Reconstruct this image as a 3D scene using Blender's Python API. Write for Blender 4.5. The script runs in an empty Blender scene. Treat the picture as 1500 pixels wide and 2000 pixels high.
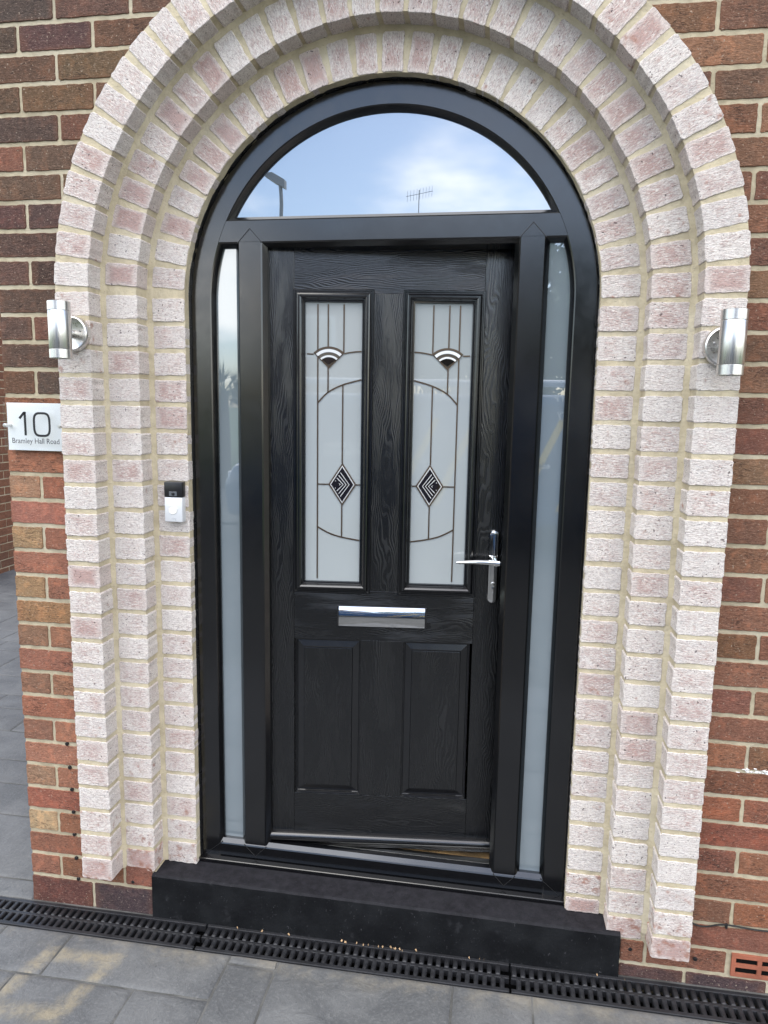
import bpy, bmesh, math, random
from mathutils import Vector, Matrix
R = math.radians
rnd = random.Random(11)
scn = bpy.context.scene
C = scn.collection

# ------------------------------------------------------------------ camera
cam_d = bpy.data.cameras.new('camera'); cam = bpy.data.objects.new('camera', cam_d); C.objects.link(cam)
cam.location = (0.3541, -2.1351, 1.5780)
cam.rotation_euler = (R(81.684), R(-1.002), R(9.196))
cam_d.sensor_fit = 'VERTICAL'; cam_d.sensor_height = 36.0; cam_d.lens = 36.0*1388/2000
cam_d.clip_start = 0.05; cam_d.clip_end = 1500
scn.camera = cam

# ------------------------------------------------------------------ world, sun, exposure
SUN_EL, SUN_AZ = 50.0, -38.0      # azimuth measured from the direction the wall faces, negative = to the left of the door
world = bpy.data.worlds.new('World'); scn.world = world; world.use_nodes = True
wn, wl = world.node_tree.nodes, world.node_tree.links
wn.clear()
w_out = wn.new('ShaderNodeOutputWorld'); w_bg = wn.new('ShaderNodeBackground')
sky = wn.new('ShaderNodeTexSky'); sky.sky_type = 'NISHITA'; sky.sun_disc = False
sky.sun_elevation = R(SUN_EL); sky.sun_rotation = R(180+SUN_AZ)
sky.air_density = 1.0; sky.dust_density = 1.5; sky.ozone_density = 1.2
tc = wn.new('ShaderNodeTexCoord')
sep = wn.new('ShaderNodeSeparateXYZ'); wl.new(tc.outputs['Generated'], sep.inputs[0])
zb = wn.new('ShaderNodeMath'); zb.operation = 'ADD'; zb.inputs[1].default_value = 0.22; wl.new(sep.outputs['Z'], zb.inputs[0])
zm = wn.new('ShaderNodeMath'); zm.operation = 'MAXIMUM'; zm.inputs[1].default_value = 0.1; wl.new(zb.outputs[0], zm.inputs[0])
dv = wn.new('ShaderNodeVectorMath'); dv.operation = 'DIVIDE'; wl.new(tc.outputs['Generated'], dv.inputs[0])
cb = wn.new('ShaderNodeCombineXYZ')
for i in range(3): wl.new(zm.outputs[0], cb.inputs[i])
wl.new(cb.outputs[0], dv.inputs[1])
mp = wn.new('ShaderNodeMapping'); mp.inputs['Location'].default_value = (-1.25, 2.55, 0.0); wl.new(dv.outputs[0], mp.inputs['Vector'])
cn = wn.new('ShaderNodeTexNoise'); cn.inputs['Scale'].default_value = 1.15; cn.inputs['Detail'].default_value = 5; cn.inputs['Roughness'].default_value = 0.5
wl.new(mp.outputs[0], cn.inputs['Vector'])
cr = wn.new('ShaderNodeMapRange'); cr.interpolation_type = 'SMOOTHSTEP'
cr.inputs['From Min'].default_value = 0.47; cr.inputs['From Max'].default_value = 0.66
cr.inputs['To Min'].default_value = 0.0; cr.inputs['To Max'].default_value = 0.92
wl.new(cn.outputs['Fac'], cr.inputs['Value'])
cmix = wn.new('ShaderNodeMix'); cmix.data_type = 'RGBA'
wl.new(cr.outputs[0], cmix.inputs['Factor']); wl.new(sky.outputs[0], cmix.inputs['A'])
cmix.inputs['B'].default_value = (9.6, 9.4, 9.0, 1)
wl.new(cmix.outputs['Result'], w_bg.inputs['Color']); w_bg.inputs['Strength'].default_value = 0.14
wl.new(w_bg.outputs[0], w_out.inputs['Surface'])

sun_d = bpy.data.lights.new('sun', 'SUN'); sun = bpy.data.objects.new('sun', sun_d); C.objects.link(sun)
sun_d.energy = 0.9; sun_d.angle = R(55); sun_d.color = (1.0, 0.955, 0.89)
sdir = Vector((math.sin(R(SUN_AZ))*math.cos(R(SUN_EL)), -math.cos(R(SUN_AZ))*math.cos(R(SUN_EL)), math.sin(R(SUN_EL))))
sun.rotation_euler = sdir.to_track_quat('Z', 'Y').to_euler(); sun.location = (-3, -4, 6)
vs = scn.view_settings
vs.view_transform = 'Standard'; vs.look = 'None'; vs.gamma = 1.0; vs.use_curve_mapping = False
vs.exposure = 1.5

# ------------------------------------------------------------------ materials
def mat(name):
    m = bpy.data.materials.new(name); m.use_nodes = True
    nt = m.node_tree; return m, nt, nt.nodes, nt.links, nt.nodes['Principled BSDF']
def N(nodes, kind, **kw):
    n = nodes.new(kind)
    for k, v in kw.items():
        if k in n.inputs: n.inputs[k].default_value = v
        else: setattr(n, k, v)
    return n
def mix(nodes, links, fac, a, b, blend='MIX'):
    n = nodes.new('ShaderNodeMix'); n.data_type = 'RGBA'; n.blend_type = blend
    for s, v in (('Factor', fac), ('A', a), ('B', b)):
        if isinstance(v, bpy.types.NodeSocket): links.new(v, n.inputs[s])
        else: n.inputs[s].default_value = v if s == 'Factor' else (*v, 1)
    return n.outputs['Result']
def ramp(nodes, links, val, lo, hi, a=0.0, b=1.0):
    n = nodes.new('ShaderNodeMapRange'); n.interpolation_type = 'SMOOTHSTEP'
    links.new(val, n.inputs['Value'])
    for k, v in (('From Min', lo), ('From Max', hi), ('To Min', a), ('To Max', b)):
        if isinstance(v, bpy.types.NodeSocket): links.new(v, n.inputs[k])
        else: n.inputs[k].default_value = v
    return n.outputs[0]
def math_(nodes, links, op, a, b=0.0):
    n = nodes.new('ShaderNodeMath'); n.operation = op
    for i, v in enumerate((a, b)):
        if isinstance(v, bpy.types.NodeSocket): links.new(v, n.inputs[i])
        else: n.inputs[i].default_value = v
    return n.outputs[0]
def coords(nodes, links, scale=(1, 1, 1), rand=True):
    t = nodes.new('ShaderNodeTexCoord'); src = t.outputs['Object']
    if rand:
        oi = nodes.new('ShaderNodeObjectInfo')
        mm = nodes.new('ShaderNodeMath'); mm.operation = 'MULTIPLY'; mm.inputs[1].default_value = 37.0; links.new(oi.outputs['Random'], mm.inputs[0])
        va = nodes.new('ShaderNodeVectorMath'); va.operation = 'ADD'; links.new(src, va.inputs[0])
        links.new(mm.outputs[0], va.inputs[1]); src = va.outputs[0]
    m = nodes.new('ShaderNodeMapping'); m.inputs['Scale'].default_value = scale; links.new(src, m.inputs['Vector'])
    return m.outputs[0]
def noise(nodes, links, vec, scale, detail=3, rough=0.55, dist=0.0):
    n = nodes.new('ShaderNodeTexNoise'); n.inputs['Scale'].default_value = scale; n.inputs['Detail'].default_value = detail
    n.inputs['Roughness'].default_value = rough; n.inputs['Distortion'].default_value = dist
    if vec is not None: links.new(vec, n.inputs['Vector'])
    return n.outputs['Fac']
def bump(nodes, links, h, bs, strength, dist):
    b = nodes.new('ShaderNodeBump'); b.inputs['Strength'].default_value = strength; b.inputs['Distance'].default_value = dist
    links.new(h, b.inputs['Height']); links.new(b.outputs[0], bs.inputs['Normal'])

def edge_of(n, l):
    t = n.new('ShaderNodeTexCoord'); sx = n.new('ShaderNodeSeparateXYZ'); l.new(t.outputs['Generated'], sx.inputs[0])
    f = lambda o: math_(n, l, 'MULTIPLY', math_(n, l, 'ABSOLUTE', math_(n, l, 'SUBTRACT', o, 0.5)), 2.0)
    return math_(n, l, 'MAXIMUM', f(sx.outputs[0]), f(sx.outputs[2]))
def m_white_brick():
    m, nt, n, l, bs = mat('limewashed brick')
    v = coords(n, l); vs_ = coords(n, l, (0.8, 1.0, 3.2))
    oi = n.new('ShaderNodeObjectInfo')
    sc = n.new('ShaderNodeSeparateColor'); l.new(oi.outputs['Color'], sc.inputs[0])
    fine = noise(n, l, vs_, 120, 3, 0.65, 0.8)
    patch = noise(n, l, v, 16, 3, 0.6)
    s = math_(n, l, 'ADD', math_(n, l, 'MULTIPLY', fine, 0.85), math_(n, l, 'MULTIPLY', patch, 0.45))
    s = math_(n, l, 'ADD', s, math_(n, l, 'MULTIPLY', math_(n, l, 'SUBTRACT', sc.outputs[0], 0.5), 0.42))
    k = ramp(n, l, s, 0.58, 0.84)
    white = mix(n, l, noise(n, l, v, 30, 2), (0.81, 0.765, 0.715), (0.69, 0.645, 0.60))
    pink = mix(n, l, noise(n, l, v, 45, 2), (0.50, 0.315, 0.275), (0.36, 0.20, 0.175))
    ed = edge_of(n, l); wobble = math_(n, l, 'ADD', ed, math_(n, l, 'MULTIPLY', math_(n, l, 'SUBTRACT', patch, 0.5), 0.9))
    k = math_(n, l, 'MULTIPLY', k, ramp(n, l, wobble, 0.55, 0.95, 1.0, 0.35))
    c = mix(n, l, math_(n, l, 'MULTIPLY', k, 0.85), white, pink)
    streak = ramp(n, l, noise(n, l, vs_, 150, 2, 0.65, 1.2), 0.50, 0.59, 0.0, 0.68)
    c = mix(n, l, streak, c, (0.36, 0.29, 0.275))
    spk = ramp(n, l, noise(n, l, v, 130, 1, 0.5), 0.70, 0.76)
    c = mix(n, l, math_(n, l, 'MULTIPLY', spk, 0.85), c, (0.07, 0.05, 0.05))
    # grey weathering carried by the object colour (green channel)
    c = mix(n, l, math_(n, l, 'MULTIPLY', sc.outputs[1], ramp(n, l, noise(n, l, v, 22, 2), 0.35, 0.65, 0.3, 1.0)), c, (0.42, 0.40, 0.40))
    # bare red clay showing where the wash has gone (blue channel)
    red = ramp(n, l, math_(n, l, 'ADD', noise(n, l, v, 38, 3), math_(n, l, 'MULTIPLY', sc.outputs[2], 0.30)), 0.62, 0.84, 0.0, 0.8)
    c = mix(n, l, red, c, (0.33, 0.155, 0.105))
    l.new(c, bs.inputs['Base Color']); bs.inputs['Roughness'].default_value = 0.9; bs.inputs['Specular IOR Level'].default_value = 0.25
    h = math_(n, l, 'ADD', fine, math_(n, l, 'MULTIPLY', patch, 0.6)); bump(n, l, h, bs, 0.95, 0.006)
    return m
def m_wall_brick():
    m, nt, n, l, bs = mat('rustic facing brick')
    v = coords(n, l); vs_ = coords(n, l, (0.7, 1.0, 3.0))
    oi = n.new('ShaderNodeObjectInfo')
    fine = noise(n, l, vs_, 130, 3, 0.7, 0.8); patch = noise(n, l, v, 18, 3, 0.6)
    c = mix(n, l, ramp(n, l, patch, 0.3, 0.7), oi.outputs['Color'], mix(n, l, 0.6, oi.outputs['Color'], (1.5, 1.35, 1.25), 'MULTIPLY'))
    c = mix(n, l, ramp(n, l, fine, 0.50, 0.68, 0.0, 0.55), c, mix(n, l, 1.0, oi.outputs['Color'], (2.0, 1.9, 1.75), 'MULTIPLY'))
    dark = ramp(n, l, math_(n, l, 'ADD', math_(n, l, 'MULTIPLY', noise(n, l, vs_, 90, 3, 0.7, 1.0), 0.7), math_(n, l, 'MULTIPLY', noise(n, l, v, 9, 2), 0.4)), 0.56, 0.68, 0.0, 0.75)
    c = mix(n, l, dark, c, (0.030, 0.020, 0.018))
    c = mix(n, l, ramp(n, l, noise(n, l, v, 26, 4, 0.7), 0.50, 0.64, 0.0, 0.7), c, mix(n, l, 1.0, oi.outputs['Color'], (1.9, 1.6, 1.4), 'MULTIPLY'))
    rim = math_(n, l, 'MULTIPLY', ramp(n, l, math_(n, l, 'ADD', edge_of(n, l), math_(n, l, 'MULTIPLY', math_(n, l, 'SUBTRACT', patch, 0.5), 0.8)), 0.72, 1.05), 0.55)
    c = mix(n, l, rim, c, mix(n, l, 0.5, oi.outputs['Color'], (0.26, 0.115, 0.065)))
    dash = ramp(n, l, noise(n, l, vs_, 175, 2, 0.7, 1.0), 0.53, 0.62, 0.0, 0.6)
    c = mix(n, l, dash, c, mix(n, l, 0.22, mix(n, l, 1.0, oi.outputs['Color'], (2.0, 1.9, 1.8), 'MULTIPLY'), (0.55, 0.42, 0.33)))
    spk = ramp(n, l, noise(n, l, v, 150, 1), 0.68, 0.76, 0.0, 0.7)
    c = mix(n, l, spk, c, (0.42, 0.34, 0.26))
    l.new(c, bs.inputs['Base Color']); bs.inputs['Roughness'].default_value = 0.92; bs.inputs['Specular IOR Level'].default_value = 0.2
    bump(n, l, math_(n, l, 'ADD', fine, patch), bs, 1.0, 0.006)
    return m
def m_mortar(name='lime mortar', g=1.0):
    m, nt, n, l, bs = mat(name)
    v = coords(n, l, rand=False)
    c = mix(n, l, ramp(n, l, noise(n, l, v, 22, 4), 0.35, 0.68), tuple(q*g for q in (0.52, 0.455, 0.32)), tuple(q*g for q in (0.40, 0.345, 0.24)))
    c = mix(n, l, ramp(n, l, noise(n, l, v, 4, 3), 0.45, 0.7, 0, 0.45), c, tuple(q*g for q in (0.60, 0.55, 0.43)))
    c = mix(n, l, ramp(n, l, noise(n, l, v, 170, 2), 0.62, 0.75, 0, 0.5), c, (0.24, 0.20, 0.15))
    l.new(c, bs.inputs['Base Color']); bs.inputs['Roughness'].default_value = 0.95; bs.inputs['Specular IOR Level'].default_value = 0.15
    bump(n, l, noise(n, l, v, 75, 5, 0.7), bs, 0.7, 0.006)
    return m
def m_simple(name, col, rough=0.5, metal=0.0, spec=0.5, coat=0.0, bscale=0, bstr=0.2, bdist=0.001, var=0.0):
    m, nt, n, l, bs = mat(name)
    bs.inputs['Base Color'].default_value = (*col, 1); bs.inputs['Roughness'].default_value = rough
    bs.inputs['Metallic'].default_value = metal; bs.inputs['Specular IOR Level'].default_value = spec
    bs.inputs['Coat Weight'].default_value = coat; bs.inputs['Coat Roughness'].default_value = 0.1
    if var or bscale:
        v = coords(n, l, rand=False)
    if var:
        l.new(mix(n, l, ramp(n, l, noise(n, l, v, 9, 4), 0.3, 0.7), tuple(x*(1-var) for x in col), tuple(min(1, x*(1+var)) for x in col)), bs.inputs['Base Color'])
    if bscale: bump(n, l, noise(n, l, v, bscale, 4, 0.6), bs, bstr, bdist)
    if bscale and metal == 0: l.new(ramp(n, l, noise(n, l, v, 11, 5, 0.7), 0.3, 0.7, rough*0.85, rough*1.2), bs.inputs['Roughness'])
    return m
def m_grain(name, horiz):
    # moulded oak-grain skin of a composite door: figured growth lines that run along the board
    m, nt, n, l, bs = mat(name)
    t = n.new('ShaderNodeTexCoord'); sx = n.new('ShaderNodeSeparateXYZ'); l.new(t.outputs['Object'], sx.inputs[0])
    along, across = (sx.outputs[0], sx.outputs[2]) if horiz else (sx.outputs[2], sx.outputs[0])
    v1 = coords(n, l, (2.0, 1, 7.0) if horiz else (7.0, 1, 2.0)); v2 = coords(n, l, (14, 1, 260) if horiz else (260, 1, 14))
    warp = math_(n, l, 'MULTIPLY', noise(n, l, v1, 1.0, 3, 0.5), 0.16)
    ph = math_(n, l, 'MULTIPLY', math_(n, l, 'ADD', across, warp), 1150.0)
    lines = math_(n, l, 'POWER', math_(n, l, 'ADD', math_(n, l, 'MULTIPLY', math_(n, l, 'SINE', ph), 0.5), 0.5), 2.0)
    pores = noise(n, l, v2, 1.0, 3, 0.7)
    patch = ramp(n, l, noise(n, l, v1, 2.3, 2), 0.38, 0.62, 0.25, 1.0)
    h = math_(n, l, 'ADD', math_(n, l, 'MULTIPLY', math_(n, l, 'MULTIPLY', lines, patch), 0.7), math_(n, l, 'MULTIPLY', pores, 0.7))
    l.new(mix(n, l, ramp(n, l, h, 0.3, 1.1), (0.0022, 0.0025, 0.003), (0.0055, 0.0058, 0.0065)), bs.inputs['Base Color'])
    l.new(ramp(n, l, h, 0.2, 1.1, 0.22, 0.36), bs.inputs['Roughness']); bs.inputs['Specular IOR Level'].default_value = 0.8
    bs.inputs['Coat Weight'].default_value = 0.0; bs.inputs['Coat Roughness'].default_value = 0.35
    bump(n, l, h, bs, 0.42, 0.0012)
    return m
def m_glass(name, col, refl, rough=0.0):
    # satin (acid-etched) glass: a pale scattering body behind a polished, reflective outer face
    m, nt, n, l, bs = mat(name)
    v = coords(n, l, rand=False)
    bs.inputs['Roughness'].default_value = 0.7; bs.inputs['Specular IOR Level'].default_value = 0.0
    l.new(mix(n, l, noise(n, l, v, 3, 2), tuple(x*0.95 for x in col), tuple(x*1.05 for x in col)), bs.inputs['Base Color'])
    g = n.new('ShaderNodeBsdfGlossy'); g.inputs['Roughness'].default_value = rough; g.inputs['Color'].default_value = (0.96, 0.98, 1, 1)
    fr = n.new('ShaderNodeLayerWeight'); fr.inputs['Blend'].default_value = 0.25
    k = math_(n, l, 'ADD', math_(n, l, 'MULTIPLY', fr.outputs['Fresnel'], 0.6), refl)
    b = n.new('ShaderNodeBump'); b.inputs['Strength'].default_value = 0.02; b.inputs['Distance'].default_value = 0.01
    l.new(noise(n, l, v, 5, 1), b.inputs['Height']); l.new(b.outputs[0], g.inputs['Normal'])
    mx = n.new('ShaderNodeMixShader'); l.new(k, mx.inputs[0]); l.new(bs.outputs[0], mx.inputs[1]); l.new(g.outputs[0], mx.inputs[2])
    l.new(mx.outputs[0], n['Material Output'].inputs['Surface'])
    return m
def m_slab():
    m, nt, n, l, bs = mat('imprinted concrete')
    t = n.new('ShaderNodeNewGeometry'); P = t.outputs['Position']
    oi = n.new('ShaderNodeObjectInfo')
    big = noise(n, l, P, 4.5, 5, 0.6, 0.6); fine = noise(n, l, P, 110, 4, 0.7)
    c = mix(n, l, ramp(n, l, big, 0.32, 0.7), (0.076, 0.079, 0.082), (0.138, 0.141, 0.141))
    c = mix(n, l, math_(n, l, 'MULTIPLY', oi.outputs['Random'], 0.35), c, (0.112, 0.114, 0.114))
    c = mix(n, l, ramp(n, l, fine, 0.45, 0.75, 0, 0.45), c, (0.195, 0.197, 0.194))
    c = mix(n, l, ramp(n, l, noise(n, l, P, 160, 2), 0.64, 0.72, 0, 0.6), c, (0.05, 0.05, 0.055))
    # tan stain: the rusty outline a planter left on the concrete
    sx = n.new('ShaderNodeSeparateXYZ'); l.new(P, sx.inputs[0])
    wob = math_(n, l, 'MULTIPLY', math_(n, l, 'SUBTRACT', noise(n, l, P, 14, 4, 0.7), 0.5), 0.075)
    xs = math_(n, l, 'ADD', math_(n, l, 'ADD', sx.outputs[0], math_(n, l, 'MULTIPLY', sx.outputs[1], -0.25)), 0.815)
    ax = math_(n, l, 'DIVIDE', math_(n, l, 'ABSOLUTE', xs), 0.125)
    ay = math_(n, l, 'DIVIDE', math_(n, l, 'ABSOLUTE', math_(n, l, 'ADD', sx.outputs[1], 0.395)), 0.125)
    dd = math_(n, l, 'ADD', math_(n, l, 'MAXIMUM', ax, ay), math_(n, l, 'MULTIPLY', wob, 8.0))
    ringo = math_(n, l, 'MULTIPLY', ramp(n, l, dd, 0.50, 0.84), ramp(n, l, dd, 0.92, 1.22, 1.0, 0.0))
    ringo = math_(n, l, 'MULTIPLY', ringo, ramp(n, l, noise(n, l, P, 24, 4, 0.7), 0.30, 0.66, 0.12, 0.62))
    c = mix(n, l, ringo, c, (0.31, 0.26, 0.165))
    grit = math_(n, l, 'MULTIPLY', ramp(n, l, sx.outputs[1], -0.30, -0.20), ramp(n, l, sx.outputs[1], -0.10, -0.06, 1.0, 0.0))
    grit = math_(n, l, 'MULTIPLY', grit, ramp(n, l, noise(n, l, P, 9, 5, 0.7), 0.42, 0.7, 0.0, 0.6))
    c = mix(n, l, grit, c, (0.24, 0.215, 0.165))
    l.new(c, bs.inputs['Base Color']); bs.inputs['Roughness'].default_value = 0.72; bs.inputs['Specular IOR Level'].default_value = 0.4
    h = math_(n, l, 'ADD', math_(n, l, 'MULTIPLY', noise(n, l, P, 13, 6, 0.65, 0.8), 1.0), math_(n, l, 'MULTIPLY', fine, 0.16))
    bump(n, l, h, bs, 0.55, 0.012)
    return m
def m_step():
    m, nt, n, l, bs = mat('black masonry paint')
    v = coords(n, l, rand=False)
    c = mix(n, l, ramp(n, l, noise(n, l, v, 7, 4), 0.35, 0.7), (0.0045, 0.005, 0.006), (0.011, 0.012, 0.0135))
    c = mix(n, l, ramp(n, l, noise(n, l, v, 75, 3, 0.7), 0.66, 0.76, 0, 0.4), c, (0.09, 0.09, 0.10))
    scv = coords(n, l, (1.0, 1.0, 0.35), rand=False)
    c = mix(n, l, ramp(n, l, noise(n, l, scv, 120, 2, 0.6, 2.5), 0.70, 0.76, 0, 0.55), c, (0.15, 0.15, 0.16))
    c = mix(n, l, ramp(n, l, noise(n, l, v, 16, 4, 0.7), 0.60, 0.75, 0, 0.4), c, (0.035, 0.036, 0.04))
    geo = n.new('ShaderNodeNewGeometry'); sx = n.new('ShaderNodeSeparateXYZ'); l.new(geo.outputs['Normal'], sx.inputs[0])
    top = ramp(n, l, sx.outputs[2], 0.4, 0.9)
    c = mix(n, l, math_(n, l, 'MULTIPLY', top, ramp(n, l, noise(n, l, v, 30, 4, 0.7), 0.3, 0.7, 0.3, 0.85)), c, (0.026, 0.025, 0.030))
    l.new(c, bs.inputs['Base Color']); bs.inputs['Roughness'].default_value = 0.7; bs.inputs['Specular IOR Level'].default_value = 0.12
    bump(n, l, noise(n, l, v, 60, 5, 0.7), bs, 0.5, 0.004)
    return m
def m_brushed(name, axis_scale):
    m, nt, n, l, bs = mat(name)
    v = coords(n, l, axis_scale, rand=False)
    f = noise(n, l, v, 60, 3, 0.7)
    bs.inputs['Metallic'].default_value = 1.0
    l.new(mix(n, l, f, (0.60, 0.59, 0.57), (0.74, 0.73, 0.71)), bs.inputs['Base Color'])
    l.new(ramp(n, l, f, 0.2, 0.8, 0.22, 0.38), bs.inputs['Roughness'])
    bump(n, l, f, bs, 0.08, 0.001)
    return m
def m_clear():
    m, nt, n, l, bs = mat('clear acrylic')
    tr = n.new('ShaderNodeBsdfTransparent'); tr.inputs['Color'].default_value = (0.985, 0.99, 0.99, 1)
    g = n.new('ShaderNodeBsdfGlossy'); g.inputs['Roughness'].default_value = 0.02
    mx = n.new('ShaderNodeMixShader'); mx.inputs[0].default_value = 0.045; l.new(tr.outputs[0], mx.inputs[1]); l.new(g.outputs[0], mx.inputs[2])
    l.new(mx.outputs[0], n['Material Output'].inputs['Surface'])
    return m
def m_leaf(name, a, b):
    m, nt, n, l, bs = mat(name)
    g = n.new('ShaderNodeNewGeometry')
    l.new(mix(n, l, noise(n, l, g.outputs['Position'], 3, 2), a, b), bs.inputs['Base Color'])
    bs.inputs['Roughness'].default_value = 0.6
    return m
def m_farbrick():
    m, nt, n, l, bs = mat('far brickwork')
    t = n.new('ShaderNodeTexCoord')
    mp_ = n.new('ShaderNodeMapping'); mp_.inputs['Rotation'].default_value = (R(90), 0, 0); l.new(t.outputs['Object'], mp_.inputs['Vector'])
    b = n.new('ShaderNodeTexBrick'); l.new(mp_.outputs[0], b.inputs['Vector'])
    b.inputs['Color1'].default_value = (0.22, 0.085, 0.05, 1); b.inputs['Color2'].default_value = (0.15, 0.06, 0.04, 1); b.inputs['Mortar'].default_value = (0.35, 0.30, 0.24, 1)
    b.inputs['Scale'].default_value = 1.0; b.inputs['Brick Width'].default_value = 0.238; b.inputs['Row Height'].default_value = 0.083; b.inputs['Mortar Size'].default_value = 0.010
    l.new(b.outputs['Color'], bs.inputs['Base Color']); bs.inputs['Roughness'].default_value = 0.9
    return m

M = dict(
    white=m_white_brick(), wall=m_wall_brick(), mortar=m_mortar(), wmortar=m_mortar('wall mortar', 0.86), slab=m_slab(), step=m_step(), farbrick=m_farbrick(),
    upvc=m_simple('black foil frame', (0.0022, 0.0024, 0.0030), 0.17, spec=0.9, coat=0.0, bscale=240, bstr=0.05, bdist=0.0006),
    bead=m_simple('black gasket', (0.012, 0.012, 0.013), 0.45, spec=0.5),
    seal=m_simple('black silicone', (0.010, 0.010, 0.011), 0.28, spec=0.6, bscale=40, bstr=0.5, bdist=0.004),
    grain_v=m_grain('door skin upright grain', False), grain_h=m_grain('door skin level grain', True),
    mould=m_simple('door moulding', (0.0025, 0.0028, 0.0036), 0.18, spec=0.9, coat=0.0, bscale=160, bstr=0.06, bdist=0.0006),
    fan_glass=m_glass('fanlight glass', (0.06, 0.070, 0.080), 0.33), side_glass=m_glass('satin side glass', (0.165, 0.20, 0.22), 0.20),
    door_glass=m_glass('satin door glass', (0.325, 0.355, 0.36), 0.09),
    lead=m_simple('bronze caming', (0.105, 0.075, 0.052), 0.32, metal=0.7), silver=m_simple('silver bevel edge', (0.85, 0.85, 0.83), 0.3, metal=0.6),
    darkbevel=m_simple('dark bevel glass', (0.010, 0.008, 0.008), 0.05, spec=1.0), bevel=m_simple('smoked bevel glass', (0.085, 0.075, 0.062), 0.05, spec=1.0),
    chrome=m_simple('polished chrome', (0.80, 0.80, 0.79), 0.06, metal=1.0, bscale=9, bstr=0.05, bdist=0.01),
    steel=m_brushed('brushed steel', (6, 6, 0.05)), dish=m_brushed('spun steel', (1, 1, 1)), alu=m_simple('mill aluminium', (0.62, 0.63, 0.62), 0.32, metal=1.0, bscale=60, bstr=0.1),
    black=m_simple('black plastic', (0.012, 0.012, 0.013), 0.3, spec=0.5), hole=m_simple('hole shade black', (0.004, 0.004, 0.004), 0.9, spec=0.1),  # hole: near-black colour in place of the shade inside openings
    grate=m_simple('black cast drain grate', (0.016, 0.0165, 0.019), 0.45, spec=0.5, bscale=140, bstr=0.35, bdist=0.002, var=0.3),
    satin=m_simple('satin silver plastic', (0.66, 0.68, 0.70), 0.35, metal=0.15, spec=0.5), button=m_simple('pale button', (0.70, 0.70, 0.66), 0.3), lens=m_simple('camera lens grey', (0.10, 0.11, 0.12), 0.15),
    whiteplate=m_simple('white plate', (0.72, 0.745, 0.755), 0.35), clear=m_clear(), ink=m_simple('black vinyl', (0.010, 0.010, 0.012), 0.4), grey_ink=m_simple('grey vinyl', (0.045, 0.045, 0.05), 0.5), logo=m_simple('grey print', (0.40, 0.42, 0.44), 0.4),
    joint=m_simple('slab joint grit', (0.105, 0.105, 0.10), 0.95, spec=0.1, bscale=140, bstr=0.8, bdist=0.004, var=0.3),
    asphalt=m_simple('asphalt', (0.055, 0.055, 0.058), 0.9, bscale=90, bstr=0.5, bdist=0.004, var=0.2), grass=m_simple('lawn', (0.06, 0.10, 0.03), 0.9, var=0.4),
    terracotta=m_simple('terracotta', (0.23, 0.075, 0.042), 0.85, bscale=110, bstr=0.5, bdist=0.003, var=0.35), mat_=m_simple('coir mat', (0.20, 0.125, 0.05), 0.95, bscale=300, bstr=1.0, bdist=0.005, var=0.4),
    plaster=m_simple('hall plaster', (0.55, 0.53, 0.50), 0.9), dust=m_simple('dry leaf crumbs', (0.30, 0.20, 0.11), 0.9, var=0.5), paint=m_simple('white paint splash', (0.78, 0.78, 0.77), 0.8),
    van=m_simple('blue van paint', (0.025, 0.075, 0.17), 0.22, spec=0.5, coat=1.0), vglass=m_simple('van glass', (0.02, 0.025, 0.03), 0.05, spec=0.8), rubber=m_simple('tyre rubber', (0.02, 0.02, 0.02), 0.8), letter=m_simple('white lettering', (0.8, 0.8, 0.8), 0.4), gold=m_simple('yellow stripe', (0.75, 0.52, 0.12), 0.4),
    rack=m_simple('aluminium rack', (0.70, 0.71, 0.72), 0.35, metal=0.6), pole=m_simple('galvanised steel', (0.22, 0.24, 0.26), 0.5, metal=0.4), bark=m_simple('bark', (0.10, 0.075, 0.05), 0.9, bscale=20, bstr=0.8, bdist=0.02),
    leaf=m_leaf('tree leaves', (0.035, 0.075, 0.025), (0.075, 0.12, 0.04)), palm=m_leaf('palm leaves', (0.05, 0.09, 0.035), (0.10, 0.13, 0.05)), tile=m_simple('roof tiles', (0.11, 0.065, 0.05), 0.85, bscale=14, bstr=0.8, bdist=0.03, var=0.3),
)

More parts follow.
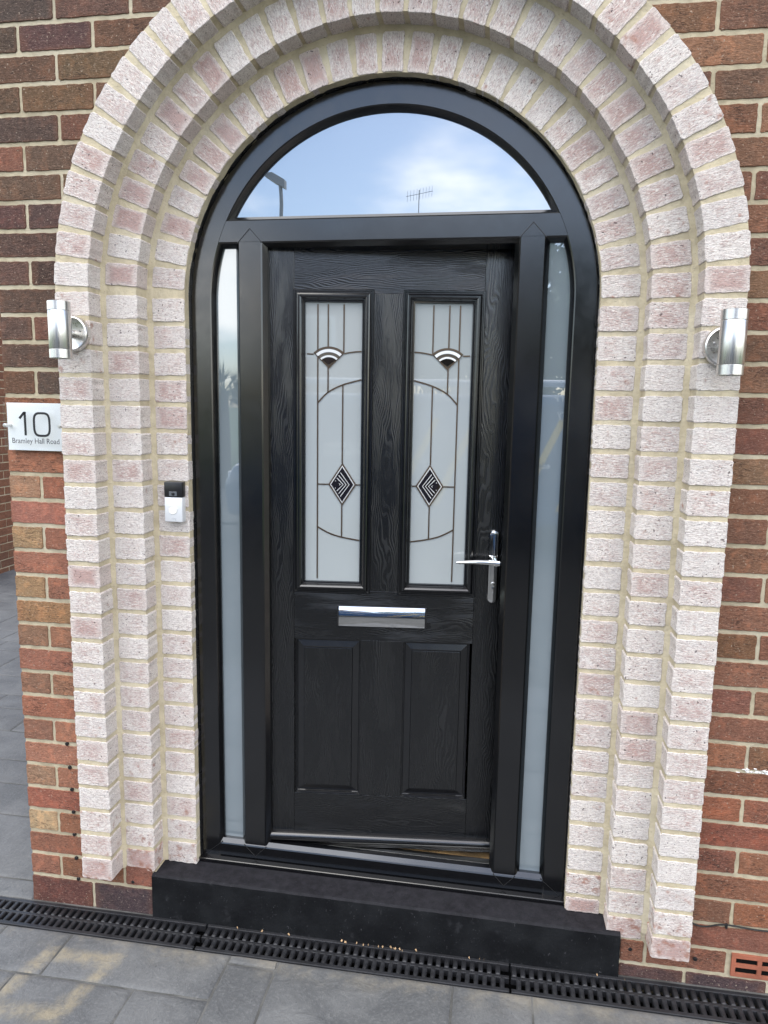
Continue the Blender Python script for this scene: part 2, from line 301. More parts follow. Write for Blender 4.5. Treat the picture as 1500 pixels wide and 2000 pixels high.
# ------------------------------------------------------------------ mesh helpers
class MB:
    def __init__(s): s.v = []; s.f = []
    def add(s, vs_, fs):
        k = len(s.v); s.v += [tuple(p) for p in vs_]; s.f += [tuple(i+k for i in f) for f in fs]; return s
    def box(s, x0, x1, y0, y1, z0, z1, ch=0.0):
        if ch:
            return s.bevbox(x0, x1, y0, y1, z0, z1, ch)
        return s.add([(x0,y0,z0),(x1,y0,z0),(x1,y1,z0),(x0,y1,z0),(x0,y0,z1),(x1,y0,z1),(x1,y1,z1),(x0,y1,z1)],
                     [(0,3,2,1),(4,5,6,7),(0,1,5,4),(1,2,6,5),(2,3,7,6),(3,0,4,7)])
    def bevbox(s, x0, x1, y0, y1, z0, z1, c):
        bm = bmesh.new(); bmesh.ops.create_cube(bm, size=1.0)
        for v in bm.verts: v.co = Vector(((x0+x1)/2+v.co.x*(x1-x0), (y0+y1)/2+v.co.y*(y1-y0), (z0+z1)/2+v.co.z*(z1-z0)))
        bmesh.ops.bevel(bm, geom=list(bm.edges), offset=c, segments=2, affect='EDGES', profile=0.5)
        bm.verts.index_update(); s.add([v.co[:] for v in bm.verts], [[v.index for v in f.verts] for f in bm.faces]); bm.free(); return s
    def loft(s, rings, closed_ring=True, cap=True, closed_path=False):
        n = len(rings[0]); vs_ = [p for r in rings for p in r]; fs = []
        m = len(rings)
        for i in range(m if closed_path else m-1):
            a, b = i*n, ((i+1) % m)*n
            for j in range(n if closed_ring else n-1):
                j2 = (j+1) % n; fs.append((a+j, a+j2, b+j2, b+j))
        if cap and not closed_path: fs += [tuple(range(n-1, -1, -1)), tuple((m-1)*n+j for j in range(n))]
        return s.add(vs_, fs)
    def tube(s, pts, r, k=10):
        pts = [Vector(p) for p in pts]; rings = []; up = None
        for i, p in enumerate(pts):
            t = (pts[min(i+1, len(pts)-1)]-pts[max(i-1, 0)]).normalized()
            if up is None: up = t.orthogonal().normalized()
            up = (up - t*up.dot(t)).normalized(); w = t.cross(up)
            rr = r[i] if isinstance(r, (list, tuple)) else r
            rings.append([p+up*math.cos(a)*rr+w*math.sin(a)*rr for a in (2*math.pi*j/k for j in range(k))])
        return s.loft(rings)
    def lathe(s, prof, axis='Z', k=32, c=(0, 0, 0)):
        rings = []
        for r, h in prof:
            ring = []
            for j in range(k):
                a = 2*math.pi*j/k; u, w = r*math.cos(a), r*math.sin(a)
                p = {'Z': (u, w, h), 'Y': (u, h, w), 'X': (h, u, w)}[axis]
                ring.append((c[0]+p[0], c[1]+p[1], c[2]+p[2]))
            rings.append(ring)
        return s.loft(rings)
    def prism(s, poly, y0, y1):
        n = len(poly)
        return s.add([(x, y0, z) for x, z in poly]+[(x, y1, z) for x, z in poly],
                     [tuple(range(n)), tuple(range(2*n-1, n-1, -1))]+[(i, i+n, (i+1) % n+n, (i+1) % n) for i in range(n)])
    def mesh(s, name, fix=True):
        me = bpy.data.meshes.new(name); me.from_pydata(s.v, [], s.f); me.update()
        if fix:
            bm = bmesh.new(); bm.from_mesh(me); bmesh.ops.recalc_face_normals(bm, faces=bm.faces); bm.to_mesh(me); bm.free()
        return me
    def build(s, name, m, parent=None, smooth=False, loc=None, **kw):
        return obj(name, s.mesh(name), m, parent, smooth, loc, **kw)
def obj(name, me, m, parent=None, smooth=False, loc=None, rot=None, color=None):
    o = bpy.data.objects.new(name, me); C.objects.link(o)
    if m is not None and not me.materials: me.materials.append(m if not isinstance(m, str) else M[m])
    if parent is not None: o.parent = parent
    if loc is not None: o.location = loc
    if rot is not None: o.rotation_euler = rot
    if color is not None: o.color = (*color, 1)
    if smooth:
        me.polygons.foreach_set('use_smooth', [True]*len(me.polygons))
        try: me.set_sharp_from_angle(angle=R(14 if m in ('upvc', 'mould', 'bead') else 35))
        except Exception: pass
    return o
def tag(o, label=None, cat=None, group=None, kind=None):
    for k, v in (('label', label), ('category', cat), ('group', group), ('kind', kind)):
        if v: o[k] = v
    return o
def empty(name, loc=(0, 0, 0), rz=0.0, parent=None):
    o = bpy.data.objects.new(name, None); C.objects.link(o); o.location = loc; o.rotation_euler = (0, 0, rz); o.empty_display_size = 0.1
    if parent: o.parent = parent
    return o
def text_mesh(body, size, depth=0.0, bold=0.0, sx=1.0, align='CENTER'):
    cu = bpy.data.curves.new('text', 'FONT'); cu.body = body; cu.size = size; cu.extrude = depth; cu.offset = bold; cu.align_x = align; cu.align_y = 'CENTER'; cu.resolution_u = 4
    o = bpy.data.objects.new('text', cu); C.objects.link(o); bpy.context.view_layer.update()
    me = bpy.data.meshes.new_from_object(o.evaluated_get(bpy.context.evaluated_depsgraph_get()))
    bpy.data.objects.remove(o); bpy.data.curves.remove(cu)
    for v in me.vertices: v.co.x *= sx
    return me

# ------------------------------------------------------------------ dimensions (metres; z = 0 is the top of the step, y = 0 the face of the innermost arch ring)
P = 0.083                      # brick course
ZS = 1.895                     # springing of the arch
WALL_Y = -0.067
def gz(x, y): return -0.150+0.008*max(-2.0, min(2.0, x))
RINGS = [                      # r_in, r_out of the brick face, front y, back y, voussoirs, first joint angle, last joint angle
    (0.621, 0.727, 0.000, 0.115, 27, -0.6, 177.6),
    (0.742, 0.845, -0.067, 0.060, 31, -1.3, 178.0),
    (0.858, 0.968, -0.137, -0.050, 35, -1.1, 178.9)]

def brick_mesh(name, w, h, d, seed, rag=0.0022, rc=0.007):
    """rough-edged brick: irregular outline, worn arris, front face at y = 0, centred on x and z"""
    r = random.Random(seed); pts = []
    def edge(a, b, nx, nz):
        L = math.hypot(b[0]-a[0], b[1]-a[1]); k = max(3, int(L/0.013))
        for i in range(k):
            t = i/k; j = r.uniform(-rag, rag*0.3) if 0 < i else 0
            pts.append((a[0]+(b[0]-a[0])*t+nx*j, a[1]+(b[1]-a[1])*t+nz*j))
    x, z = w/2, h/2; c = [rc*r.uniform(0.5, 1.3) for _ in range(4)]
    edge((-x+c[0], -z), (x-c[1], -z), 0, -1); pts.append((x-c[1], -z)); edge((x, -z+c[1]), (x, z-c[2]), 1, 0); pts.append((x, z-c[2]))
    edge((x-c[2], z), (-x+c[3], z), 0, 1); pts.append((-x+c[3], z)); edge((-x, z-c[3]), (-x, -z+c[0]), -1, 0); pts.append((-x, -z+c[0]))
    f = 0.0011
    ring0 = [(px-math.copysign(min(f, abs(px)), px)*1.0, r.uniform(0, 0.0004), pz-math.copysign(min(f, abs(pz)), pz)) for px, pz in pts]
    ring1 = [(px, 0.0013, pz) for px, pz in pts]; ring2 = [(px, d, pz) for px, pz in pts]
    mb = MB(); n = len(pts)
    mb.loft([ring0, ring1, ring2], cap=True)
    me = mb.mesh(name); return me

# ------------------------------------------------------------------ the setting: ground, driveway, road
def ground_sheet(name, x0, x1, y0, y1, z, m):
    return tag(MB().add([(x0, y0, z), (x1, y0, z), (x1, y1, z), (x0, y1, z)], [(0, 1, 2, 3)]).build(name, m), kind='structure')
ground_sheet('ground', -400, 400, -400, 400, -0.26, 'grass')
ground_sheet('road', -200, 200, -15.5, -9.5, -0.225, 'asphalt')
kb = MB(); kb.box(-200, 200, -9.5, -9.35, -0.35, -0.12); tag(kb.build('kerb', 'joint'), kind='structure')
ground_sheet('pavement', -200, 200, -9.35, -7.6, -0.13, 'joint')
dw = MB(); xs = [-7.0, -2.0, 2.0, 5.0]
for ya, yb0 in ((-7.7, -0.198), (-0.0765, 6.0)):
    dw.add([(x, y, gz(x, y)-0.0035) for y in (ya, yb0) for x in xs], [(i, i+1, i+5, i+4) for i in range(3)])
driveway = tag(dw.build('driveway', 'joint'), kind='structure')
driveway['label'] = 'grey slate-imprinted concrete driveway with a tan stain before the door'

GY0, GY1 = -0.078, -0.196      # back and front edge of the drain grate
def slab(x0, x1, y0, y1, seed):
    r = random.Random(seed); g = 0.0035
    x0, x1, y0, y1 = x0+g, x1-g, y0+g, y1-g
    def line(a, b, k): return [(a[0]+(b[0]-a[0])*i/k+r.uniform(-.0016, .0016), a[1]+(b[1]-a[1])*i/k+r.uniform(-.0016, .0016)) for i in range(k)]
    o = line((x0, y0), (x1, y0), 5)+line((x1, y0), (x1, y1), 4)+line((x1, y1), (x0, y1), 5)+line((x0, y1), (x0, y0), 4)
    cx, cy = (x0+x1)/2, (y0+y1)/2; sm = min(1.0, min(x1-x0, y1-y0)/0.09)
    def inset(p, d): return (p[0]+math.copysign(d, cx-p[0]), p[1]+math.copysign(d, cy-p[1]))
    rings = []
    for d, dz in ((0, -0.03), (0, -0.003), (0.004*sm, -0.0004), (0.016*sm, 0.0010)):
        rings.append([(q[0], q[1], gz(q[0], q[1])+dz) for q in (inset(p, d) for p in o)])
    mb = MB(); mb.loft(rings); mb.build('slab', 'slab', driveway, smooth=True)
fixed = [(-1.208, -.97, -.375, GY1), (-.97, -.422, -.375, GY1), (-.422, -.265, -.232, GY1), (-.422, -.265, -.62, -.232), (-.265, .282, -.62, GY1),
         (.282, .517, -.62, GY1), (.517, 1.02, -.50, GY1), (1.02, 1.5, -.50, GY1), (-1.45, -1.208, -.375, GY1), (-1.8, -1.45, -.375, GY1),
         (-1.45, -1.05, -.62, -.375), (-1.05, -.66, -.62, -.375), (-.66, -.422, -.62, -.375), (-1.8, -1.45, -.62, -.375),
         (.517, .80, -.62, -.50), (.80, 1.5, -.62, -.50)]
for i, s_ in enumerate(fixed): slab(*s_, 100+i)
k = 300
for row, (y1, y0) in enumerate(((-.62, -1.02), (-1.02, -1.26), (-1.26, -1.72), (-1.72, -2.1))):
    x = -1.8
    while x < 1.5:
        w = rnd.choice((.28, .42, .55, .62)); slab(x, min(x+w, 1.5), y0, y1, k); x += w; k += 1
yb = [GY0+0.004, .020, .39, .62, .82, 1.10, 1.355, 1.53, 1.80, 2.22, 2.40, 2.62, 3.10, 3.33, 3.56, 3.99, 4.6]
offs = [0, .25, .0, .2, .1, .3, .05, .3, .15, .0, .2, .1, .3, .0, .25, .1]
for i in range(len(yb)-1):
    x = -1.21 if i else -1.21
    x1_ = -1.21 if i == 0 else -1.207
    xm = -1.45-offs[i]
    xl = [x1_, xm]
    while xl[-1] > (-2.2 if yb[i] < 1.1 else -4.85): xl.append(xl[-1]-rnd.choice((.42, .58, .7)))
    for a, b in zip(xl[:-1], xl[1:]): slab(b, a, yb[i], yb[i+1], 500+int(1000*yb[i]+abs(b)*77))

# ------------------------------------------------------------------ house wall: mortar slab + individual bricks
house = tag(empty('house_wall', (0, 0, 0)), 'dark brown and orange facing brick house wall with pale mortar joints', 'wall')
CX, RX, ZT = -1.206, 3.6, 3.7
HR = 0.80
outline = [(CX+0.003, -0.35), (-HR, -0.35), (-HR, ZS)]
outline += [(HR*math.cos(a), ZS+HR*math.sin(a)) for a in (math.pi*(1-i/40) for i in range(1, 40))]
outline += [(HR, ZS), (HR, -0.35), (RX, -0.35), (RX, ZT), (CX+0.003, ZT)]
mw = MB(); mw.prism(outline, WALL_Y+0.0034, 0.18); mw.box(-.805, -.74, WALL_Y+.0038, .1, -.35, .003); mw.box(.775, .805, WALL_Y+.0038, .1, -.35, .003); mw.build('mortar_bed', 'wmortar', house)
sw = MB(); sw.box(CX+0.004, CX+0.24, 0.181, 5.2, -0.35, ZT); sw.build('side_return', 'farbrick', house)

WB = {}
def wall_brick(x0, x1, z0, z1, col, seed, d=0.10, dy=0.0):
    w, h = round(x1-x0, 3), round(z1-z0, 3); key = (w, h, seed % 3)
    if key not in WB: WB[key] = brick_mesh('brick', w, h, d, seed, 0.0020, 0.0045); 
    o = obj('brick', WB[key], 'wall', house, color=col)
    o.location = ((x0+x1)/2, WALL_Y+dy+rnd.uniform(-.0012, .0012), (z0+z1)/2); o.rotation_euler = (rnd.uniform(-.004, .004), rnd.uniform(-.005, .005), rnd.uniform(-.004, .004))
    return o
def lerp(a, b, t): return tuple(p+(q-p)*t for p, q in zip(a, b))
DARK = [(.082, .053, .042), (.095, .058, .043), (.070, .047, .040), (.108, .067, .047), (.078, .048, .038)]
BROWN = [(.150, .080, .052), (.17, .088, .056), (.135, .072, .049), (.185, .100, .064), (.12, .063, .045)]
RED = [(.19, .085, .052), (.18, .080, .050), (.21, .098, .060), (.165, .072, .047), (.20, .092, .057)]
ORANGE = [(.25, .125, .078), (.23, .11, .069), (.205, .097, .062), (.265, .138, .088)]
BUFF = [(.38, .27, .155), (.27, .175, .105), (.25, .15, .095), (.20, .11, .072)]
BASE = [(.075, .042, .040), (.055, .040, .042), (.092, .045, .038)]
def xb(z, r=0.89):
    return r if z <= ZS else (math.sqrt(r*r-(z-ZS)**2) if z-ZS < r else -1)
seed = 0
def course(z0, z1, odd, side, kidx):
    """one course of stretcher bond on the left pier or the right hand wall"""
    global seed
    base = z0 < -.1
    zc = (z0+z1)/2
    lim = xb(z0) if z0 > -0.03 else (0.752 if side < 0 else 0.786)
    if lim < 0: lim = 0.0
    if side < 0:
        x = CX; first = 0.108 if odd else 0.228; xs_ = []
        while x < -lim-0.01:
            w = first if not xs_ else 0.228
            xs_.append((x, min(x+w, -lim))); x += w+0.010
    else:
        xs_ = []; x = 1.097+0.005 if odd else 0.978+0.005
        x -= 0.238*5
        while x < 2.75:
            if x+0.228 > lim+0.012: xs_.append((max(x, lim), x+0.228))
            x += 0.238
    for i, (a, b) in enumerate(xs_):
        if b-a < 0.015: continue
        if side < 0:
            if zc > 1.60: col = rnd.choice(DARK) if rnd.random() < .93 else rnd.choice(BROWN)
            elif base: col = rnd.choice(BASE)
            elif i == 0 and odd: col = rnd.choice(BUFF)
            else: col = rnd.choice(ORANGE if zc > .25 else RED)
            if 1.42 < zc < 1.6: col = rnd.choice(BROWN)
        else:
            if base: col = rnd.choice(BASE)
            else:
                t = zc
                col = rnd.choice(BROWN if t > .95 or rnd.random() < .15 else RED)
                if t > 1.7 and rnd.random() < .2: col = rnd.choice(DARK+BROWN)
                if .6 < t <= 1.0 and rnd.random() < .5: col = rnd.choice(BROWN)
        col = tuple(c*rnd.uniform(.9, 1.1) for c in col)
        if side > 0 and kidx == 0 and a > 1.09 and a < 1.30: continue       # the air brick sits here
        seed += 1; wall_brick(a, b, z0, z1, col, seed)
for k in range(-2, 41):
    z = 0.020+P*k
    course(z+0.0058-(0.05 if k == -2 else 0), z+P-0.0058, k % 2 == 1, -1, k)
for k in range(-2, 42):
    z = -0.019+0.0824*k
    course(z+0.0058, z+0.0824-0.0058, k % 2 == 1, 1, k+1)

# air brick in the right hand wall
ab = MB(); ax0, ax1, az0, az1 = 1.107, 1.335, -0.0964, -0.024
nx = 3; cw = (ax1-ax0-0.020)/nx
zbars = [az0, az0+0.011, (az0+az1)/2-0.0055, (az0+az1)/2+0.0055, az1-0.012, az1]
for a, b in ((0, 1), (2, 3), (4, 5)): ab.box(ax0, ax1, WALL_Y-0.0045, WALL_Y+0.0155, zbars[a], zbars[b])
xbar = [(ax0, ax0+.012)]+[(ax0+.010+cw*i-.006, ax0+.010+cw*i+.006) for i in range(1, nx)]+[(ax1-.012, ax1)]
for a, b in xbar:
    for c, d in ((1, 2), (3, 4)): ab.box(a, b, WALL_Y-0.0040, WALL_Y+0.0150, zbars[c], zbars[d])
abo = ab.build('air_brick', 'terracotta', house); abo['label'] = 'perforated terracotta air brick near the ground'
MB().box(ax0+.002, ax1-.002, WALL_Y+.0022, WALL_Y+.014, az0+.002, az1-.002).build('dark_backing', 'hole', abo)  # black backing stands in for the shade inside the air brick openings
# damp-course plugs drilled into the brick faces
plug = MB(); plug.lathe([(0.0, -0.0020), (0.0055, -0.0018), (0.0068, 0.0), (0.0068, 0.01)], 'Y', 12); plug_me = plug.mesh('plug')
for x, z in ((-1.048, .435), (-1.042, .35), (-1.038, .27), (-1.036, .188), (-1.037, .105), (-1.034, .016), (-1.030, -.062), (-.935, -.046), (-.825, -.046), (.815, -.055), (1.005, -.060)):
    obj('plug', plug_me, 'black', house, True, (x, WALL_Y+0.0002, z))

# ------------------------------------------------------------------ stepped brick arch round the door
arch = tag(empty('brick_archway', (0, 0, 0)), 'three-ring stepped brick archway in worn whitewash framing the door', 'archway')
WM = {}
def wmesh(w, h, d, s):
    key = (round(w, 4), round(h, 4), round(d, 4), s)
    if key not in WM: WM[key] = brick_mesh('brick', w, h, d, hash(key) % 9999, 0.0022, 0.0055)
    return WM[key]
rlab = ['inner whitewashed brick ring beside the frame', 'middle whitewashed brick ring', 'outer whitewashed brick ring standing proud of the wall']
for ri, (r0, r1, yf, yb_, nv, a0, a1) in enumerate(RINGS):
    # mortar core of the ring, the brick faces stand 4 mm proud of it; it runs out to meet the next ring
    rm0 = r0+(0.0004 if ri == 0 else 0.0038); rm1 = RINGS[ri+1][0]+0.012 if ri < 2 else r1-0.0018
    ymo = yf+0.0026
    prof = [(rm0, ymo), (r1-0.002, ymo), (rm1, ymo-(0.003 if ri < 2 else 0)), (rm1, yb_), (rm0, yb_)]
    if ri < 2: prof = [(rm0, ymo), (r1-0.003, ymo), (r1+0.003, ymo-0.0024), (rm1-0.012, ymo-0.006), (rm1, ymo-0.011), (rm1, yb_), (rm0, yb_)]
    rings = []
    zbot = 0.004
    for sgn, zz in ((-1, [zbot]+[0.1*i for i in range(1, 19)]),):
        for z in zz: rings.append([(-r, y, z) for r, y in prof])
    for i in range(0, 73):
        a = math.pi*(1-i/72); rings.append([(r*math.cos(a), y, ZS+r*math.sin(a)) for r, y in prof])
    for z in [0.1*i for i in range(18, 0, -1)]+[zbot]: rings.append([(r, y, z) for r, y in prof])
    core = MB().loft(rings).build('arch_ring', 'mortar', arch); core['label'] = rlab[ri]
    wr, dep = r1-r0, yb_-yf-0.004
    def put(me, loc, rot, zc, ang=None):
        o = obj('brick', me, 'white', core)
        o.location = (loc[0]+rnd.uniform(-.001, .001), loc[1]+rnd.uniform(-.0013, .0013), loc[2]+rnd.uniform(-.0008, .0008))
        o.rotation_euler = (rnd.uniform(-.006, .006), rot+rnd.uniform(-.008, .008), rnd.uniform(-.006, .006))
        pk = min(1, max(0, rnd.gauss(.47, .18)+(0.16 if zc > 1.9 else 0)))
        gr = max(0, rnd.gauss(.04, .06)) if zc < 1.9 else max(0, rnd.gauss(.10, .10))
        rd = 0.0
        if zc < .12: rd = rnd.uniform(.25, .6); pk = min(1, pk+.25)
        elif zc < .25: rd = rnd.uniform(0, .3)
        elif rnd.random() < .06: rd = .2
        o.color = (pk, gr, rd, 1)
    for sgn, off in ((-1, 0.0), (1, -0.029)):
        for k in range(23):
            z0, z1 = k*P+off+0.0065, (k+1)*P+off-0.0062
            if k == 0: z0 = 0.001 if off == 0 else (-0.001 if ri == 0 else -0.020)
            put(wmesh(wr, z1-z0, dep, (k*7+ri+sgn) % 4), (sgn*(r0+r1)/2, yf, (z0+z1)/2), 0.0, (z0+z1)/2)
    st = (a1-a0)/nv
    vw = r0*R(st)-0.0100
    for i in range(nv):
        a = R(a0+st*(i+.5)); rc = (r0+r1)/2
        # turned so that the brick's length lies along the radius, like a soldier on end
        put(wmesh(wr, vw, dep, i % 4), (rc*math.cos(a), yf, ZS+rc*math.sin(a)), -a, 2.4, a)

# ------------------------------------------------------------------ painted step
st = MB(); SX0, SX1, SY = -0.748, 0.782, -0.082
def step_ring(x, f):
    return [(x, 0.16, -0.30), (x, SY, -0.30), (x, SY+f*0.0, -0.10), (x, SY+f, -0.006), (x, SY+f+.006, 0.000), (x, 0.16, 0.0005)]
n = 40; rr = []
for i in range(n+1):
    x = SX0+(SX1-SX0)*i/n; f = rnd.uniform(0, .0022)
    rr.append(step_ring(x, f))
st.loft(rr)
tag(st.build('door_step', 'step', smooth=True), 'low concrete doorstep painted black, scuffed along its front', 'doorstep')
# flakes of dry leaf caught between step and grate
fl = MB()
for i in range(26):
    x = rnd.gauss(0.04, .11) if i < 19 else rnd.uniform(-.7, .8); y = SY-0.004-rnd.random()*.006; z = gz(x, y)+0.004+rnd.random()*.004; s = rnd.uniform(.0015, .0055)
    a = rnd.uniform(0, 3)
    fl.add([(x-s*math.cos(a), y-.002, z-s*.3*math.sin(a)), (x+s*.4, y-.003, z-.002), (x+s*math.cos(a), y, z+s*.4), (x, y+.002, z+.004)], [(0, 1, 2), (0, 2, 3), (0, 1, 3), (1, 2, 3)])
tag(fl.build('leaf_crumbs', 'dust'), 'brown crumbs of dry leaf lodged between step and drain', 'debris', kind='stuff')

# ------------------------------------------------------------------ drainage channel with one metre gratings
ch = MB(); ch.box(-3.2, 2.6, GY1-0.004, GY0+0.010, -0.30, -0.195); tag(ch.build('drain_channel', 'hole'), 'dark channel under the drain gratings along the wall', 'drain', None)
pit = 0.0265; L = 1.0; n_r = 37
rowlen = (abs(GY1-GY0)-0.014*2-0.012)/2
def rib_mesh():
    mb = MB(); w = 0.0145; h = 0.020; rings = []
    ln = rowlen+0.006
    for t, dz in ((0, -.004), (.06, 0.0), (.14, .0014), (.24, .0006), (.55, .0006), (.86, .0004), (.95, -.001), (1, -.005)):
        y = -ln/2+ln*t
        rings.append([(-w/2, y, -h), (-w/2, y, dz-.003), (-w*.32, y, dz), (0, y, dz+.0007), (w*.32, y, dz), (w/2, y, dz-.003), (w/2, y, -h)])
    mb.loft(rings); return mb.mesh('rib')
rib_me = rib_mesh()
mid = (GY0+GY1)/2
glabs = ['black slotted drain grating ending left of the doorstep', 'black slotted drain grating centred before the doorstep', 'black slotted drain grating running right under the air brick']
for gi, gx in enumerate((-1.552, -0.548, 0.456)):
    zc = gz(gx+.5, mid); tilt = math.atan(0.008)
    g = tag(empty('drain_grate', (gx+.5, mid, zc)), glabs[gi], 'drain grate', 'gratings along the foot of the wall'); g.rotation_euler = (0, -tilt, 0)
    hw = abs(GY1-GY0)/2
    fr = MB(); 
    fr.box(-.499, .499, hw-.014, hw, -.024, 0.001, .002); fr.box(-.499, .499, -hw, -hw+.014, -.024, 0.001, .002)
    fr.build('frame', 'grate', g)
    cb_ = MB(); cb_.box(-.499, .499, -.006, .006, -.022, -0.0006, .002); cb_.build('centre_bar', 'grate', g)
    for i in range(n_r):
        for row in (0, 1):
            x = -.499+0.010+pit*(i+(0.5 if row else 0.0))
            if x > .492: continue
            yy = (1 if row == 0 else -1)*(0.006+rowlen/2)
            obj('rib', rib_me, 'grate', g, True, (x, yy, 0.0), (0, 0, 0 if row == 0 else math.pi))

# ------------------------------------------------------------------ window-and-door frame
YF = 0.043
frame = tag(empty('door_frame', (0, 0, 0)), 'black arched door frame with fanlight and two narrow satin side lights', 'door frame')
def arch_path(r, zb, seg=64):
    """points and inward normals of an inverted U: up the left jamb, over the arch, down the right jamb"""
    pts = [((-r, zb), (1, 0)), ((-r, ZS), (1, 0))]
    for i in range(1, seg):
        a = math.pi*(1-i/seg); pts.append(((r*math.cos(a), ZS+r*math.sin(a)), (-math.cos(a), -math.sin(a))))
    pts += [((r, ZS), (-1, 0)), ((r, zb), (-1, 0))]; return pts
def sweep_arch(name, prof, r, zb, m, parent, **kw):
    rings = [[(p[0]+nn[0]*u, y, p[1]+nn[1]*u) for u, y in prof] for p, nn in arch_path(r, zb)]
    return MB().loft(rings).build(name, m, parent, smooth=True, **kw)
RF = 0.622
YG = 0.068                    # face of the glass
sweep_arch('outer_frame', [(0.0, .14), (0.0, YF+.006), (.005, YF), (.066, YF), (.0695, YF+.002), (.080, YG-.008), (.0815, YG+.03), (.0815, .14)], RF, 0.006, 'upvc', frame)
# silicone bead between frame and brick
rr = []
for i, (p, nn) in enumerate(arch_path(RF+0.004, 0.004, 120)):
    rb = 0.0085+rnd.uniform(-.0018, .0022); c = (p[0]-nn[0]*.001, YF-.002, p[1]-nn[1]*.001)
    rr.append([(c[0]+nn[0]*rb*math.cos(a), c[1]+rb*1.5*math.sin(a), c[2]+nn[1]*rb*math.cos(a)) for a in (2*math.pi*j/8 for j in range(8))])
MB().loft(rr).build('sealant_bead', 'seal', frame, smooth=True)
def bar_profile(hw, ch=.003, gl=.013):
    return [(-hw-gl, .14), (-hw-gl, YG-.006), (-hw-.001, YF+.004), (-hw+ch, YF), (hw-ch, YF), (hw+.001, YF+.004), (hw+gl, YG-.006), (hw+gl, .14)]
def vbar(name, xc, hw, z0, z1, gl=.013, tip=True):
    pr = bar_profile(hw, gl=gl); mb = MB(); mb.loft([[(xc+u, y, z) for u, y in pr] for z in (z0, z1)])
    o = mb.build(name, 'upvc', frame)
    if tip:
        # the arrow-headed weld where the mullion is let into the transom
        g = MB(); e = 0.0009
        for s in (-1, 1):
            a, b, w = Vector((xc+s*(hw+.001), z1-.002)), Vector((xc, z1+.039)), 0.0012
            d = (b-a).normalized(); q = Vector((-d.y, d.x))*w
            g.prism([(a-q)[:], (b-q)[:], (b+q)[:], (a+q)[:]], YF-e, YF+.01)
        g.build('weld_line', 'bead', o)
    return o
ZTB, ZTT = 2.073, 2.140
vbar('mullion', -0.4245, 0.0375, 0.07, ZTB+.002); vbar('mullion', 0.4275, 0.0365, 0.07, ZTB+.002)
pr = bar_profile((ZTT-ZTB)/2, gl=.012); zc = (ZTT+ZTB)/2
tb = MB(); tb.loft([[(x, y+(.0006), zc+u) for u, y in pr] for x in (-.545, .545)]); tb.build('transom', 'upvc', frame)
# bottom rail, chamfered towards the glass, and the cill under it
def rail(x0, x1, z1, gl=.013):
    rp = [(.0158, .076), (.0158, YF+.004), (.019, YF), (z1-.004, YF), (z1, YF+.002), (z1+gl, YF+.011), (z1+gl, .076)]
    return MB().loft([[(x, y+.0008, z) for z, y in rp] for x in (x0, x1)])
rail(-.60, .60, .064).build('bottom_rail', 'upvc', frame)
cl = MB(); cp = [(.16, -.006), (.0195, -.006), (.018, .0), (.018, .0110), (.0186, .0132), (.0205, .0145), (.023, .0150), (.16, .0150)]
cl.loft([[(x, y, z) for y, z in cp] for x in (-.632, .632)]); cl.build('cill', 'upvc', frame, smooth=True)
# panes
def pane(name, poly, m, label):
    o = MB().prism(poly, YG, YG+.024).build(name, m, frame); o['label'] = label; return o
rg = RF-.078
a0 = math.asin((ZTT+.008-ZS)/rg)
pane('fanlight_pane', [(rg*math.cos(a), ZS+rg*math.sin(a)) for a in (a0+(math.pi-2*a0)*i/48 for i in range(49))], 'fan_glass', 'half-round fanlight pane mirroring blue sky and cloud')
def side(sg, xin):
    pts = [(sg*xin, .075), (sg*rg, .075), (sg*rg, ZS)]
    zt = ZTB-.006; am = math.asin((zt-ZS)/rg)
    pts += [(sg*rg*math.cos(am*i/10), ZS+rg*math.sin(am*i/10)) for i in range(1, 11)]+[(sg*xin, zt)]
    pane('side_pane', pts if sg > 0 else pts[::-1], 'side_glass', 'narrow satin side light pane with a curved top corner')
side(-1, .465); side(1, .462)
# weld lines at the bottom corners
for s, x0 in ((-1, -.462), (1, .464), (-1, -.387), (1, .391)):
    pass
for xa, za, xb_, zb_ in ((-.545, .068, -.612, .012), (.545, .068, .612, .012), (-.465, .066, -.4245, .026), (-.386, .066, -.4245, .026), (.463, .066, .4275, .028), (.392, .066, .4275, .028)):
    a, b = Vector((xa, za)), Vector((xb_, zb_)); d = (b-a).normalized(); q = Vector((-d.y, d.x))*.0008
    MB().prism([(a-q)[:], (b-q)[:], (b+q)[:], (a+q)[:]], YF-.0006, YF+.008).build('weld_line', 'bead', frame)
# aluminium threshold inside the bottom rail
th = MB(); th.box(-.40, .40, .0765, .150, .0, .046); th.box(-.40, .40, .112, .124, .0465, .0545); th.build('threshold', 'alu', frame)

# ------------------------------------------------------------------ hall behind the door
def hall(name, m, *b):
    return tag(MB().box(*b).build(name, m), kind='structure')
hall('hall_floor', 'plaster', -1.1, 1.5, .30, 4.0, -.10, -.002); hall('hall_wall_left', 'plaster', -1.16, -1.1, .19, 4.0, -.10, 2.6)
hall('hall_wall_right', 'plaster', 1.5, 1.56, .19, 4.0, -.10, 2.6); hall('hall_wall_back', 'plaster', -1.16, 1.56, 4.0, 4.06, -.10, 2.6); hall('hall_ceiling', 'plaster', -1.16, 1.56, .19, 4.06, 2.6, 2.68)
tag(MB().box(-.48, .52, .153, .75, -.06, .046, .004).build('door_mat', 'mat_'), 'brown coir door mat seen under the open door', 'door mat')

